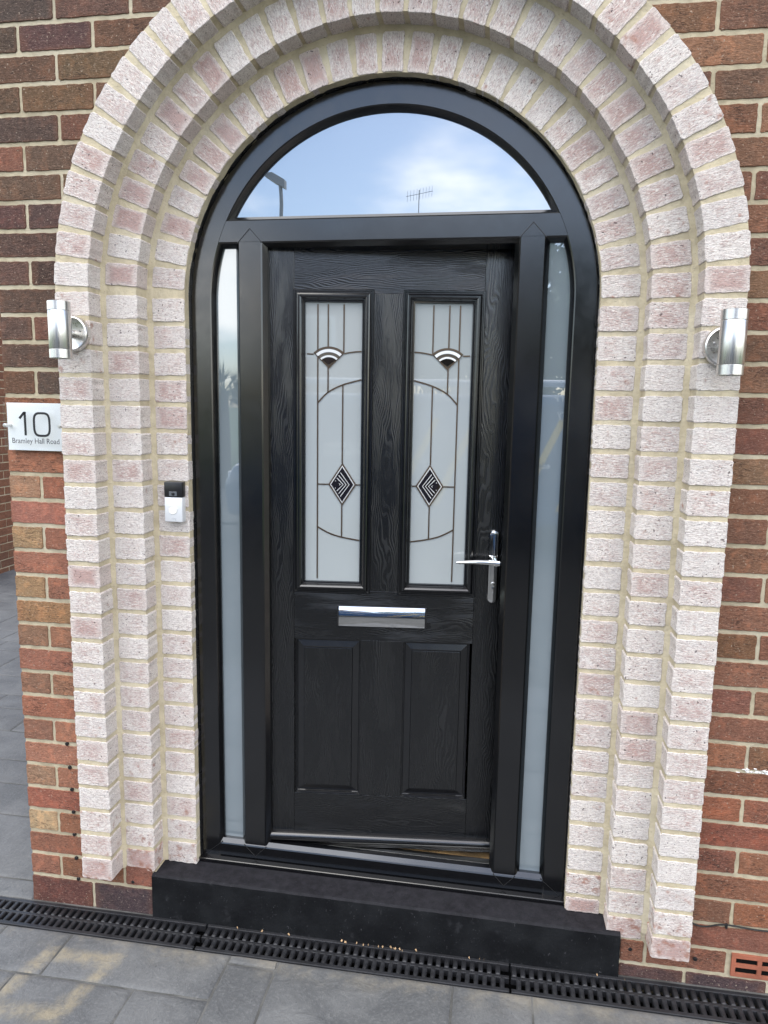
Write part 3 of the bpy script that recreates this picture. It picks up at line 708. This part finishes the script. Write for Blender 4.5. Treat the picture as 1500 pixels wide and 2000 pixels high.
# ------------------------------------------------------------------ the door leaf, ajar
HX, HY, OPEN = -0.400, 0.080, R(6.5)
door = tag(empty('front_door', (HX, HY, 0.0), OPEN), 'black woodgrain front door standing slightly ajar, two leaded glass panels', 'door')
ZB, ZTOP, W, D = 0.058, 2.105, 0.806, 0.044
def dbox(name, m, x0, x1, z0, z1, y0=0.0, y1=D, ch=.0006):
    o = MB().box(x0, x1, y0, y1, z0, z1, ch).build(name, m, door); return o
g = .0003
dbox('stile', 'grain_v', 0, .103-g, ZB, ZTOP); dbox('stile', 'grain_v', .698+g, W, ZB, ZTOP)
dbox('top_rail', 'grain_h', .103+g, .698-g, 1.930+g, ZTOP); dbox('lock_rail', 'grain_h', .103+g, .698-g, .808+g, .978-g); dbox('bottom_rail', 'grain_h', .103+g, .698-g, ZB, .253-g)
dbox('muntin', 'grain_v', .345, .455, .978+g, 1.930-g); dbox('muntin', 'grain_v', .328, .469, .253+g, .808-g)
def rect_sweep(x0, x1, z0, z1, prof):
    """mitred moulding round a rectangle; prof = (inset from the outside edge, depth y), positive y is into the door"""
    return MB().loft([[(x0+u, y, z0+u) for u, y in prof], [(x1-u, y, z0+u) for u, y in prof], [(x1-u, y, z1-u) for u, y in prof], [(x0+u, y, z1-u) for u, y in prof]], closed_path=True)
CASS = [(0, .03), (0, -.004), (.002, -.0065), (.006, -.0065), (.0075, -.004), (.010, -.004), (.013, -.010), (.017, -.0125), (.022, -.0125), (.0265, -.009), (.029, -.003), (.031, -.003), (.033, .004), (.0365, .0045), (.0385, .013), (.0385, .03)]
YP = 0.0125
def strip(mb, a, b, w=.0040, t=.0022):
    a, b = Vector(a), Vector(b); d = (b-a).normalized(); q = Vector((-d.y, d.x))*w/2; d = d*0.0005
    mb.prism([(a-q-d)[:], (b-q+d)[:], (b+q+d)[:], (a+q-d)[:]], YP-t, YP+.002)
def polystrip(pts, w=.0040, t=.0020):
    mb = MB()
    L_, R_ = [], []
    for i, p in enumerate(pts):
        d = (Vector(pts[min(i+1, len(pts)-1)])-Vector(pts[max(i-1, 0)])).normalized(); q = Vector((-d.y, d.x))*w/2
        L_.append((Vector(p)+q)[:]); R_.append((Vector(p)-q)[:])
    for i in range(len(pts)-1): mb.prism([R_[i], R_[i+1], L_[i+1], L_[i]], YP-t, YP+.002)
    return mb
def quad_arc(pts, k=14):
    """smooth curve through given points (Catmull-Rom)"""
    P_ = [Vector(p) for p in pts]; out = []
    for i in range(len(P_)-1):
        p0, p1, p2, p3 = P_[max(i-1, 0)], P_[i], P_[i+1], P_[min(i+2, len(P_)-1)]
        for j in range(k):
            t = j/k; out.append((0.5*((2*p1)+(p2-p0)*t+(2*p0-5*p1+4*p2-p3)*t*t+(3*p1-p0-3*p2+p3)*t**3))[:])
    out.append(P_[-1][:]); return out
def cassette(x0, x1, mirror, label):
    z0, z1 = .968, 1.942
    c = rect_sweep(x0, x1, z0, z1, CASS).build('glazing_cassette', 'mould', door, smooth=True); c['label'] = label
    px = MB(); px.box(x0+.034, x1-.034, YP, YP+.02, z0+.034, z1-.034); px.build('pane', 'door_glass', c)
    X = (lambda s: s) if not mirror else (lambda s: .801-s)
    def fl_(pts): return [(X(a), b) for a, b in pts]
    def lead(pts, **kw): polystrip(fl_(pts), **kw).build('caming', 'lead', c)
    zt, zb = z1-.043, z0+.046
    lead([(.1765, zt), (.1775, zb)]); lead([(.2095, zt), (.2095, 1.768)]); lead([(.2595, zt), (.2595, 1.748)])
    lead([(.2098, 1.704), (.2098, 1.622)])
    lead(quad_arc([(.1775, 1.592), (.2098, 1.625), (.2565, 1.649), (.316, 1.666)]), w=.0045)
    lead([(.2575, 1.648), (.2575, 1.399)]); lead([(.2575, 1.262), (.2575, 1.156)])
    lead(quad_arc([(.1775, 1.188), (.2175, 1.167), (.2575, 1.155), (.316, 1.145)]), w=.0045)
    lead([(.142, 1.745), (.163, 1.744)]); lead(quad_arc([(.2615, 1.747), (.288, 1.752), (.316, 1.7545)]))
    lead([(.1775, 1.329), (.214, 1.329)]); lead([(.303, 1.329), (.316, 1.329)])
    # fan-shaped bevel: bronze rim, smoked band with two bright arcs, dark heart
    cx, cz, ra = .2125, 1.700, .070
    def sector(r0, r1, a0, a1, t, name, m, apex=None):
        arc = [(cx+r1*math.cos(R(a)), cz+r1*math.sin(R(a))*.98) for a in [a0+(a1-a0)*i/12 for i in range(13)]]
        inner = [(cx, cz+r0)] if apex else [(cx+r0*math.cos(R(a)), cz+r0*math.sin(R(a))*.98) for a in [a1+(a0-a1)*i/12 for i in range(13)]]
        pl = fl_(arc+inner)
        if mirror: pl = pl[::-1]
        MB().prism(pl, YP-t, YP+.002).build(name, m, c)
    sector(0, ra, 45, 135, .0030, 'bevel_rim', 'lead', True); sector(.008, ra-.005, 47, 133, .0045, 'fan_bevel', 'bevel', True)
    sector(.052, .0615, 48, 132, .0056, 'bright_arc', 'silver'); sector(.036, .042, 49, 131, .0056, 'bright_arc', 'silver'); sector(.012, .036, 51, 129, .0062, 'fan_heart', 'darkbevel', True)
    # diamond bevel with nested chevrons
    dx, dz, hw, hh = .2585, 1.3295, .0455, .0705
    def dia(k, t, name, m, ox=0):
        pl = fl_([(dx-hw*k+ox, dz), (dx+ox, dz-hh*k), (dx+hw*k+ox, dz), (dx+ox, dz+hh*k)])
        if mirror: pl = pl[::-1]
        MB().prism(pl, YP-t, YP+.002).build(name, m, c)
    dia(1.0, .0030, 'diamond_rim', 'lead'); dia(.88, .0040, 'diamond_edge', 'silver'); dia(.80, .0050, 'diamond_bevel', 'darkbevel')
    for q in (.80, .62, .44, .26):
        s = .80
        # chevrons open towards the hinge side, parallel to the right hand edges
        ox = -hw*s*(1-q)*.55
        lead_pts = [(dx+ox+hw*s*q*.02-hw*s*(1-q)*.32, dz+hh*s*q*.86), (dx+ox+hw*s*q*.92, dz), (dx+ox+hw*s*q*.02-hw*s*(1-q)*.32, dz-hh*s*q*.86)]
        polystrip(fl_(lead_pts), w=.0024, t=.0062).build('chevron', 'silver', c)
    dia(.22, .0068, 'diamond_heart', 'darkbevel', -.018)
    return c
cassette(.100, .355, False, 'hinge side leaded glass panel with fan and diamond bevels'); cassette(.446, .701, True, 'lock side leaded glass panel with fan and diamond bevels')
LOW = [(0, .004), (0, 0.0002), (.0012, .0004), (.003, .0075), (.0055, .0075), (.0075, .0105), (.027, .0060), (.0285, .0060), (.0305, .0016), (.033, .0010)]
def lowpanel(x0, x1):
    z0, z1 = .253, .808
    mb = rect_sweep(x0, x1, z0, z1, LOW+[(.033, .03), (0, .03)]); o = mb.build('lower_panel', 'mould', door)
    MB().box(x0+.0325, x1-.0325, .0010, .03, z0+.0325, z1-.0325).build('field', 'grain_v', o)
lowpanel(.106, .328); lowpanel(.469, .690)
# weather bar
wbp = [(0.0, .112)]+[(-.008-.0165*math.cos(R(q)), .0945+.0165*math.sin(R(q))) for q in range(88, -61, -8)]+[(-.012, .0785), (0.0, .0775)]
MB().loft([[(x, y+.0002, z) for y, z in wbp] for x in (.010, .785)]).build('weather_bar', 'mould', door, smooth=True)
# letter plate
lp = empty('letter_plate', (0, 0, 0), 0, door); lx0, lx1, lz0, lz1 = .247, .544, .858, .927
lp2 = MB(); lp2.box(lx0, lx1, -.006, .002, lz0, lz1, .0018); o = lp2.build('surround', 'black', lp)
fl2 = MB(); rings = []
for i in range(25):
    x = lx0+.006+(lx1-lx0-.012)*i/24; u = (i-12)/12; bow = .0016*(1-u*u)
    rings.append([(x, -.0055, lz0+.001), (x, -.0125-bow*.3, lz0+.002), (x, -.0135-bow*.6, lz0+.016), (x, -.0132-bow, lz0+.032), (x, -.0115-bow, lz1-.018), (x, -.0085-bow*.4, lz1-.008), (x, -.0066, lz1-.003), (x, -.0055, lz1-.001)])
fl2.loft(rings); fl2.build('flap', 'chrome', lp, smooth=True)
# lever handle on its long plate
hd = empty('handle', (0, 0, 0), 0, door); hx, hz0, hz1, hw = .757, .951, 1.194, .0180
def stadium(xc, z0, z1, r, k=12):
    return [(xc+r*math.cos(a), z0+r+r*math.sin(a)) for a in (math.pi+math.pi*i/k for i in range(k+1))]+[(xc+r*math.cos(a), z1-r+r*math.sin(a)) for a in (math.pi*i/k for i in range(k+1))]
def shrink(pl, c, f): return [(c+(x-c)*f, z) for x, z in pl]
rings = []
for y, ins in ((.001, 0), (-.007, 0), (-.0105, .0025), (-.012, .007), (-.0125, .012)):
    rings.append([(x, y, z) for x, z in stadium(hx, hz0+ins, hz1-ins, hw-ins)])
MB().loft(rings).build('backplate', 'chrome', hd, smooth=True)
MB().tube([(hx+.004, -.011, 1.093), (hx+.004, -.050, 1.093)], .0105, 16).build('lever_neck', 'chrome', hd, smooth=True)
rings = []
for t in [i/12 for i in range(13)]:
    x = hx+.014-t*.138; y = -.052+.006*math.sin(t*math.pi)-.004*t; hz = .0095*(1-.45*t)*(1 if t < .95 else .6); hy = .0075*(1-.4*t)*(1 if t < .95 else .6); zc_ = 1.0935+.002*math.sin(t*3)
    rings.append([(x, y+hy*math.sin(a), zc_+hz*math.cos(a)) for a in (2*math.pi*j/14 for j in range(14))])
MB().loft(rings).build('lever', 'chrome', hd, smooth=True)
cyl = MB(); cyl.lathe([(0, -.0165), (.0080, -.0165), (.0085, -.0155), (.0085, -.010)], 'Y', 18, (hx+.001, 0, 1.015)); cyl.box(hx-.004, hx+.006, -.016, -.010, .986, 1.012, .001); cy = cyl.build('lock_cylinder', 'chrome', hd, smooth=True)
MB().box(hx+.000, hx+.0075, -.0172, -.0160, 1.0138, 1.0165).build('keyway', 'hole', hd)
MB().box(W+.0005, W+.0025, .008, .024, .95, 1.20).build('lock_strip', 'alu', door)

# ------------------------------------------------------------------ wall lamps
def wall_lamp(xc, z0, z1, label):
    yb = RINGS[2][2]; zc = (z0+z1)/2-.004
    t = tag(empty('wall_lamp', (xc, yb, zc)), label, 'wall lamp', 'up-and-down lamps on the outer ring')
    MB().lathe([(.0, .002), (.050, .002), (.0515, -.002), (.0515, -.016), (.0495, -.0205), (.046, -.0225), (.043, -.0215), (.036, -.0185), (0, -.0165)], 'Y', 48).build('base_dish', 'dish', t, smooth=True)
    MB().lathe([(.0115, -.014), (.0115, -.040), (.009, -.048)], 'Y', 20).build('arm', 'dish', t, smooth=True)
    h = (z1-z0)/2; c = (0, -.0745, .004); r = .0312
    body = MB(); body.lathe([(r-.0005, -h+.0265), (r, -h+.0275), (r, h-.0275), (r-.0005, h-.0265)], 'Z', 48, c); body.build('tube', 'steel', t, smooth=True)
    for s in (-1, 1):
        e = MB(); e.lathe([(r-.0012, s*(h-.0262)), (r+.0003, s*(h-.0250)), (r+.0003, s*(h-.0010)), (r-.001, s*h), (r-.003, s*h), (r-.0035, s*(h-.010)), (0, s*(h-.011))], 'Z', 48, c); e.build('end_cap', 'steel', t, smooth=True)
    sc_ = MB(); sc_.lathe([(.003, -.017), (.003, -.0205), (0, -.021)], 'Y', 10, (.026*(1 if xc < 0 else -1), 0, .008)); sc_.build('screw', 'dish', t)
wall_lamp(-.906, 1.704, 1.864, 'brushed steel tube wall lamp above the house number sign'); wall_lamp(.917, 1.674, 1.834, 'brushed steel tube wall lamp on the handle side of the door')

# ------------------------------------------------------------------ house number sign
sg = tag(empty('house_sign', (-1.083, WALL_Y, 1.5)), 'white acrylic house sign reading 10 Bramley Hall Road', 'sign')
MB().box(-.105, .105, -.0150, -.0120, -.0745, .0745, .0006).build('white_panel', 'whiteplate', sg)
MB().box(-.105, .105, -.0330, -.0280, -.0745, .0745).build('clear_panel', 'clear', sg)
def stroke(pts, w, name='numeral'):
    mb = MB(); L_, R_ = [], []
    closed = pts[0] == pts[-1]
    q_ = pts[:-1] if closed else pts; n_ = len(q_)
    for i in range(n_):
        a = Vector(q_[(i-1) % n_]) if closed or i else Vector(q_[0]); b = Vector(q_[(i+1) % n_]) if closed or i < n_-1 else Vector(q_[-1])
        d1 = (Vector(q_[i])-a); d2 = (b-Vector(q_[i])); d = ((d1.normalized() if d1.length else Vector((0, 0)))+(d2.normalized() if d2.length else Vector((0, 0)))).normalized()
        nrm = Vector((-d.y, d.x)); c_ = 1.0
        if d1.length and d2.length: c_ = 1/max(.45, math.cos(d1.angle(d2)/2))
        L_.append((Vector(q_[i])+nrm*w/2*c_)[:]); R_.append((Vector(q_[i])-nrm*w/2*c_)[:])
    m_ = n_ if closed else n_-1
    for i in range(m_): j = (i+1) % n_; mb.prism([R_[i], R_[j], L_[j], L_[i]], -.0340, -.0330)
    mb.build(name, 'ink', sg)
stroke([(-.049, .026), (-.0330, .0435), (-.0265, .0435)], .0075); stroke([(-.0300, .0470), (-.0300, -.0265)], .0075)
cx_, cz_, a_, b_ = .0270, .0085, .0265, .0350
zero = []
for i in range(40):
    t = 2*math.pi*i/40; c_, s_ = math.cos(t), math.sin(t)
    zero.append((cx_+a_*math.copysign(abs(c_)**.55, c_), cz_+b_*math.copysign(abs(s_)**.55, s_)))
stroke(zero+[zero[0]], .0070)
tm = text_mesh('Bramley Hall Road', .0235, sx=.98, bold=.0001)
wdt = max(v.co.x for v in tm.vertices)-min(v.co.x for v in tm.vertices)
for v in tm.vertices: v.co.x *= .162/wdt
o = obj('lettering', tm, 'grey_ink', sg, False, (.003, -.0334, -.0440), (R(90), 0, 0))
for x in (-.094, .094):
    MB().lathe([(.0048, 0.0), (.0048, -.036), (.0062, -.0362), (.0062, -.0445), (.0050, -.0460), (0, -.0462)], 'Y', 20, (x, 0, .004)).build('standoff', 'dish', sg, smooth=True)

# ------------------------------------------------------------------ video doorbell
db = tag(empty('video_doorbell', (-.662, 0.0, 1.270)), 'small video doorbell, black above and silver below, on inner brick ring', 'doorbell')
MB().box(-.0300, .0300, -.0260, .001, -.0640, .0150, .0025).build('silver_cover', 'satin', db, smooth=True)
MB().box(-.0305, .0305, -.0268, .001, .0154, .0640, .0030).build('black_top', 'black', db, smooth=True)
MB().box(-.0130, .0130, -.0278, -.0260, .0190, .0340, .0008).build('camera_window', 'lens', db)
MB().lathe([(.0055, -.0270), (.0055, -.0290), (.0035, -.0300), (0, -.0298)], 'Y', 20, (.001, 0, .0270)).build('camera_lens', 'black', db, smooth=True)
MB().lathe([(.0155, -.0250), (.0155, -.0272), (.0138, -.0282), (.0128, -.0272), (.0118, -.0272), (0, -.0276)], 'Y', 32, (-.002, 0, -.0240)).build('button', 'button', db, smooth=True)
o = obj('logo', text_mesh('ring', .0105), 'logo', db, False, (.001, -.02612, -.0535), (R(90), 0, 0))

# ------------------------------------------------------------------ cable clipped along the right hand wall
cbm = MB(); pts = [(.955, WALL_Y-.002, .072), (.985, WALL_Y-.003, .062), (1.005, WALL_Y-.003, .055), (1.030, WALL_Y-.003, .056), (1.055, WALL_Y-.003, .064), (1.083, WALL_Y-.003, .069), (1.13, WALL_Y-.003, .066), (1.18, WALL_Y-.003, .064), (1.30, WALL_Y-.003, .066), (1.6, WALL_Y-.003, .062), (2.4, WALL_Y-.003, .066)]
P3 = []
for i in range(len(pts)-1):
    p0, p1, p2, p3 = [Vector(pts[max(0, min(len(pts)-1, i+d))]) for d in (-1, 0, 1, 2)]
    for j in range(5):
        t = j/5; P3.append(0.5*((2*p1)+(p2-p0)*t+(2*p0-5*p1+4*p2-p3)*t*t+(3*p1-p0-3*p2+p3)*t**3))
cbl = tag(empty('wall_cable', (.96, WALL_Y, .07)), 'thin black cable clipped along a mortar joint near the ground', 'cable')
cc = cbm.tube([p-Vector((.96, WALL_Y, .07)) for p in P3], .0024, 8).build('cable', 'black', cbl, smooth=True)
MB().box(1.083-.96-.003, 1.083-.96+.003, -.007, .004, -.012, .003, .001).build('clip', 'black', cbl)
# black cable clips by the left hand corner of the wall
cp_ = tag(empty('corner_clip', (CX-.004, WALL_Y+.03, .40)), 'small black cable clip on the outer corner of the left pier', 'cable clip')
MB().box(-.008, .006, -.008, .010, -.012, .006, .002).build('body', 'black', cp_); MB().tube([(-.003, 0, .002), (-.003, 0, .035)], .002, 8).build('cable_end', 'black', cp_)
# white paint splash on the right hand brickwork
sp = MB(); r9 = random.Random(5)
for i in range(70):
    x = 1.075+r9.random()**.8*.15; up = r9.random() < .3; z = .5578+r9.gauss(0, .0026)+(r9.uniform(.006, .016) if up else 0)
    a, b = (r9.uniform(.002, .006), r9.uniform(.0006, .0014)) if up else (r9.uniform(.003, .010), r9.uniform(.0010, .0026))
    yy = WALL_Y-.0022 if up else WALL_Y+.0022
    sp.prism([(x+a*math.cos(t)*r9.uniform(.7, 1.15), z+b*math.sin(t)*r9.uniform(.6, 1.3)) for t in (2*math.pi*j/9 for j in range(9))], yy-.00002*i, WALL_Y+.008)
sp.build('paint_splash', 'paint', house)

# ------------------------------------------------------------------ neighbour's boundary wall beyond the corner
bw = tag(empty('boundary_wall', (-4.62, 4.2, -.2)), 'old red brick boundary wall along the far edge of the driveway', 'wall')
MB().box(-.104, -.004, -.875, 1.26, 0, 2.656).build('mortar_bed', 'mortar', bw)
fb = {}
for k in range(0, 38):
    y = -.76-(0.119 if k % 2 else 0)
    if k >= 32: break
    while y < 1.05:
        key = rnd.randrange(3)
        if key not in fb:
            mb = MB(); mb.bevbox(-.10, 0.0, 0, .228, 0, .073, .003); fb[key] = mb.mesh('brick')
        c_ = rnd.choice(RED if k > 3 else BASE+BROWN); obj('brick', fb[key], 'wall', bw, False, (rnd.uniform(-.002, .002), y, .005+k*.083), color=tuple(v*.8 for v in c_)); y += .238

# ------------------------------------------------------------------ across the driveway and the road (seen mirrored in the glass)
VY = -6.5                                     # near side of the van
van = tag(empty('work_van', (0, VY, -.18)), 'blue tradesman van with roof rack and white lettering, parked behind camera', 'van')
side_ = [(-3.15, .32), (-3.2, .75), (-3.05, 1.0), (-2.35, 1.15), (-1.55, 1.82), (-1.25, 1.93), (1.75, 1.95), (1.92, 1.85), (2.0, 1.0), (1.98, .32)]
bm = bmesh.new(); vv = [bm.verts.new((x, 0, z)) for x, z in side_]; f = bm.faces.new(vv)
ex = bmesh.ops.extrude_face_region(bm, geom=[f]); bmesh.ops.translate(bm, verts=[e for e in ex['geom'] if isinstance(e, bmesh.types.BMVert)], vec=(0, -1.85, 0))
bmesh.ops.recalc_face_normals(bm, faces=bm.faces); bmesh.ops.bevel(bm, geom=list(bm.edges), offset=.09, segments=3, affect='EDGES', profile=.5)
me = bpy.data.meshes.new('body'); bm.to_mesh(me); bm.free(); obj('body', me, 'van', van, True)
for pl in ([(-2.05, 1.22), (-1.12, 1.22), (-1.12, 1.74), (-1.45, 1.74)],): MB().prism(pl, .004, -.02).build('door_window', 'vglass', van)
MB().add([(-2.28, -.2, 1.20), (-1.62, -.2, 1.765), (-1.62, -1.65, 1.765), (-2.28, -1.65, 1.20)], [(0, 1, 2, 3)]).build('windscreen', 'vglass', van)
for x in (-2.35, 1.25):
    for y in (-.12, -1.73):
        w = MB().lathe([(.19, .11), (.30, .11), (.33, .08), (.33, -.08), (.30, -.11), (.19, -.11)], 'Y', 28).build('wheel', 'rubber', van, True, (x, y, .33)); MB().lathe([(0, .09), (.17, .10), (.195, .08), (.195, -.08), (0, -.09)], 'Y', 24).build('rim', 'rack', w, True)
for x in (-3.17,):
    for y in (-.25, -1.6): MB().bevbox(-.06, .06, -.15, .15, -.08, .08, .03).build('headlight', 'letter', van, True, (x+.06, y, .82))
for x in (-1.0, .3, 1.6): MB().box(x-.03, x+.03, -1.75, -.1, 1.97, 2.06).build('rack_bar', 'rack', van)
for y in (-.35, -.75): MB().tube([(-1.6, y, 2.10), (1.9, y, 2.10)], .03, 8).build('rack_tube', 'rack', van, True)
ld = tag(empty('ladder', (0, VY-1.2, 1.90)), 'aluminium ladder lying on the van roof rack', 'ladder')
for y in (-.2, .2): MB().box(-1.7, 1.8, y-.02, y+.02, .0, .08).build('rail', 'rack', ld)
for i in range(12): MB().tube([(-1.5+i*.28, -.19, .04), (-1.5+i*.28, .19, .04)], .014, 8).build('rung', 'rack', ld)
def van_text(body, size, x, z):
    obj('lettering', text_mesh(body, size, bold=.002), 'letter', van, False, (x, .006, z), (R(90), 0, R(180)))
van_text('0114 4780095', .085, -.07, 1.29); van_text('07958 813224', .085, -.07, 1.20); van_text('ional F', .12, 1.14, 1.92-.02); van_text('rary', .12, 1.12, 1.72); van_text('www', .10, 1.40, 1.12); van_text('ede', .10, .90, 1.10)
for x0 in (.55, 1.05): MB().prism([(x0, .55), (x0+.09, .55), (x0+.59, 1.65), (x0+.50, 1.65)], .006, .002).build('stripe', 'gold', van)
# street lamp
sl = tag(empty('street_lamp', (-5.97, -18.0, -.2)), 'tall grey street lamp post with angled flat head across the road', 'street lamp')
MB().tube([(0, 0, 0), (0, 0, 1.2), (0, 0, 1.21), (0, 0, 7.4), (-.03, 0, 7.9), (-.12, .0, 8.05)], [.11, .11, .075, .055, .05, .05], 14).build('pole', 'pole', sl, True)
MB().loft([[(-.45, -.1, 8.13), (-.45, .1, 8.13), (-.45, .1, 8.21), (-.45, -.1, 8.21)], [(-.2, -.17, 7.97), (-.2, .17, 7.97), (-.2, .15, 8.20), (-.2, -.15, 8.20)], [(.12, -.1, 7.80), (.12, .1, 7.80), (.12, .1, 8.02), (.12, -.1, 8.02)]]).build('lamp_head', 'pole', sl, True)
# house opposite with an aerial
ho = tag(empty('opposite_house', (-3.0, -20.0, -.2)), 'brick house across the road with tiled roof and chimney', 'house')
MB().box(-4.2, 3.6, -7.5, 0, 0, 5.0).build('wall', 'farbrick', ho)
MB().prism([(-4.5, 5.0), (3.9, 5.0), (3.9, 5.15), (-4.5, 5.15)], .3, -7.8).build('eaves', 'letter', ho)
rf = MB().add([(-4.5, .35, 5.1), (3.9, .35, 5.1), (3.9, -3.75, 7.3), (-4.5, -3.75, 7.3), (-4.5, -7.85, 5.1), (3.9, -7.85, 5.1)], [(0, 1, 2, 3), (3, 2, 5, 4), (0, 3, 4), (1, 5, 2), (0, 4, 5, 1)]).build('roof', 'tile', ho)
MB().box(-.2, .5, -4.1, -3.4, 6.9, 7.45).build('chimney', 'farbrick', rf)
for x in (-2.8, 1.9):
    for z in (.9, 3.3):
        w = MB().box(x-.9, x+.9, .0, .05, z, z+1.25).build('window', 'letter', ho); MB().box(x-.8, x-.04, .045, .06, z+.09, z+1.16).build('pane', 'vglass', w); MB().box(x+.04, x+.8, .045, .06, z+.09, z+1.16).build('pane', 'vglass', w)
dd_ = MB().box(-.6, .4, .0, .06, 0, 2.1).build('door', 'van', ho)
ae = tag(empty('roof_aerial', (-2.76, -20.0-3.75, 7.0)), 'thin television aerial standing on the roof opposite', 'aerial')
MB().tube([(0, 0, .2), (0, 0, 2.15)], .015, 8).build('mast', 'pole', ae); MB().tube([(-.45, 0, 1.95), (.5, 0, 2.1)], .009, 6).build('boom', 'pole', ae)
for i in range(9):
    x = -.42+i*.11; MB().tube([(x, -.05, 1.95+.15*(x+.45)/.95-.17), (x+.02, .05, 1.95+.15*(x+.45)/.95+.17)], .0055, 5).build('element', 'pole', ae)
# trees
def leafy(name, base, height, rad, n, m, label, seed_, leafsize=.16, group=None):
    r = random.Random(seed_); t = tag(empty(name, base), label, 'tree', group)
    tr = MB(); tr.tube([(0, 0, 0), (.05, 0, height*.3), (-.04, .05, height*.6), (.02, 0, height*.85)], [rad*.10, rad*.075, rad*.05, rad*.015], 10)
    for i in range(7):
        a = i*2.4; z = height*(.35+.06*i); tr.tube([(0, 0, z), (math.cos(a)*rad*.4, math.sin(a)*rad*.4, z+height*.10), (math.cos(a)*rad*.75, math.sin(a)*rad*.75, z+height*.14)], [rad*.04, rad*.025, rad*.008], 6)
    tr.build('trunk', 'bark', t, True)
    cl_ = [(r.gauss(0, rad*.45), r.gauss(0, rad*.45), height*.64+r.gauss(0, height*.16), r.uniform(.18, .42)*rad) for _ in range(26)]
    lf = MB()
    for i in range(n):
        c_ = r.choice(cl_); d = Vector((r.gauss(0, 1), r.gauss(0, 1), r.gauss(0, .8))).normalized()*c_[3]*r.random()**.4
        p = Vector(c_[:3])+d; u = Vector((r.gauss(0, 1), r.gauss(0, 1), r.gauss(0, 1))).normalized(); w = u.orthogonal().normalized(); s = leafsize*r.uniform(.6, 1.3)
        lf.add([p-u*s, p+w*s*.5, p+u*s, p-w*s*.5], [(0, 1, 2, 3)])
    obj('crown', lf.mesh('crown', False), m, t)
leafy('broadleaf_tree', (3.2, -24, -.2), 7.2, 3.2, 16000, 'leaf', 'tall leafy tree beyond the road, dense round crown', 3)
leafy('broadleaf_tree', (-13.5, -19.5, -.2), 4.2, 2.2, 11000, 'leaf', 'low bushy tree beside the street lamp', 4)
pt = tag(empty('palm_tree', (-5.6, -13.0+.4, -.2)), 'small fan palm with spiky leaves on the verge', 'palm tree')
MB().tube([(0, 0, 0), (.03, 0, 1.1), (0, 0, 2.0)], [.15, .12, .11], 10).build('trunk', 'bark', pt, True)
r5 = random.Random(9); pm = MB()
for i in range(46):
    a = r5.uniform(0, 6.28); e = r5.uniform(-.5, 1.35); L_ = r5.uniform(.5, .75); o_ = Vector((math.cos(a)*math.cos(e), math.sin(a)*math.cos(e), math.sin(e))); c0 = Vector((0, 0, 2.0))+o_*L_*.55
    sd = o_.orthogonal().normalized(); sd = Matrix.Rotation(r5.uniform(0, 6), 3, o_) @ sd
    pm.tube([(0, 0, 2.0), c0], [.012, .008], 4)
    for j in range(13):
        b = (j-6)*.21; d = (o_*math.cos(b)+sd*math.sin(b)); q = d.orthogonal().normalized()*.016
        pm.add([c0-q, c0+q, c0+d*.42*(1-.25*abs(b)/1.3)], [(0, 1, 2)])
pm_ = pm.mesh('crown', False); obj('crown', pm_, 'palm', pt)

scn.cycles.use_denoising = True
scn.cycles.max_bounces = 8
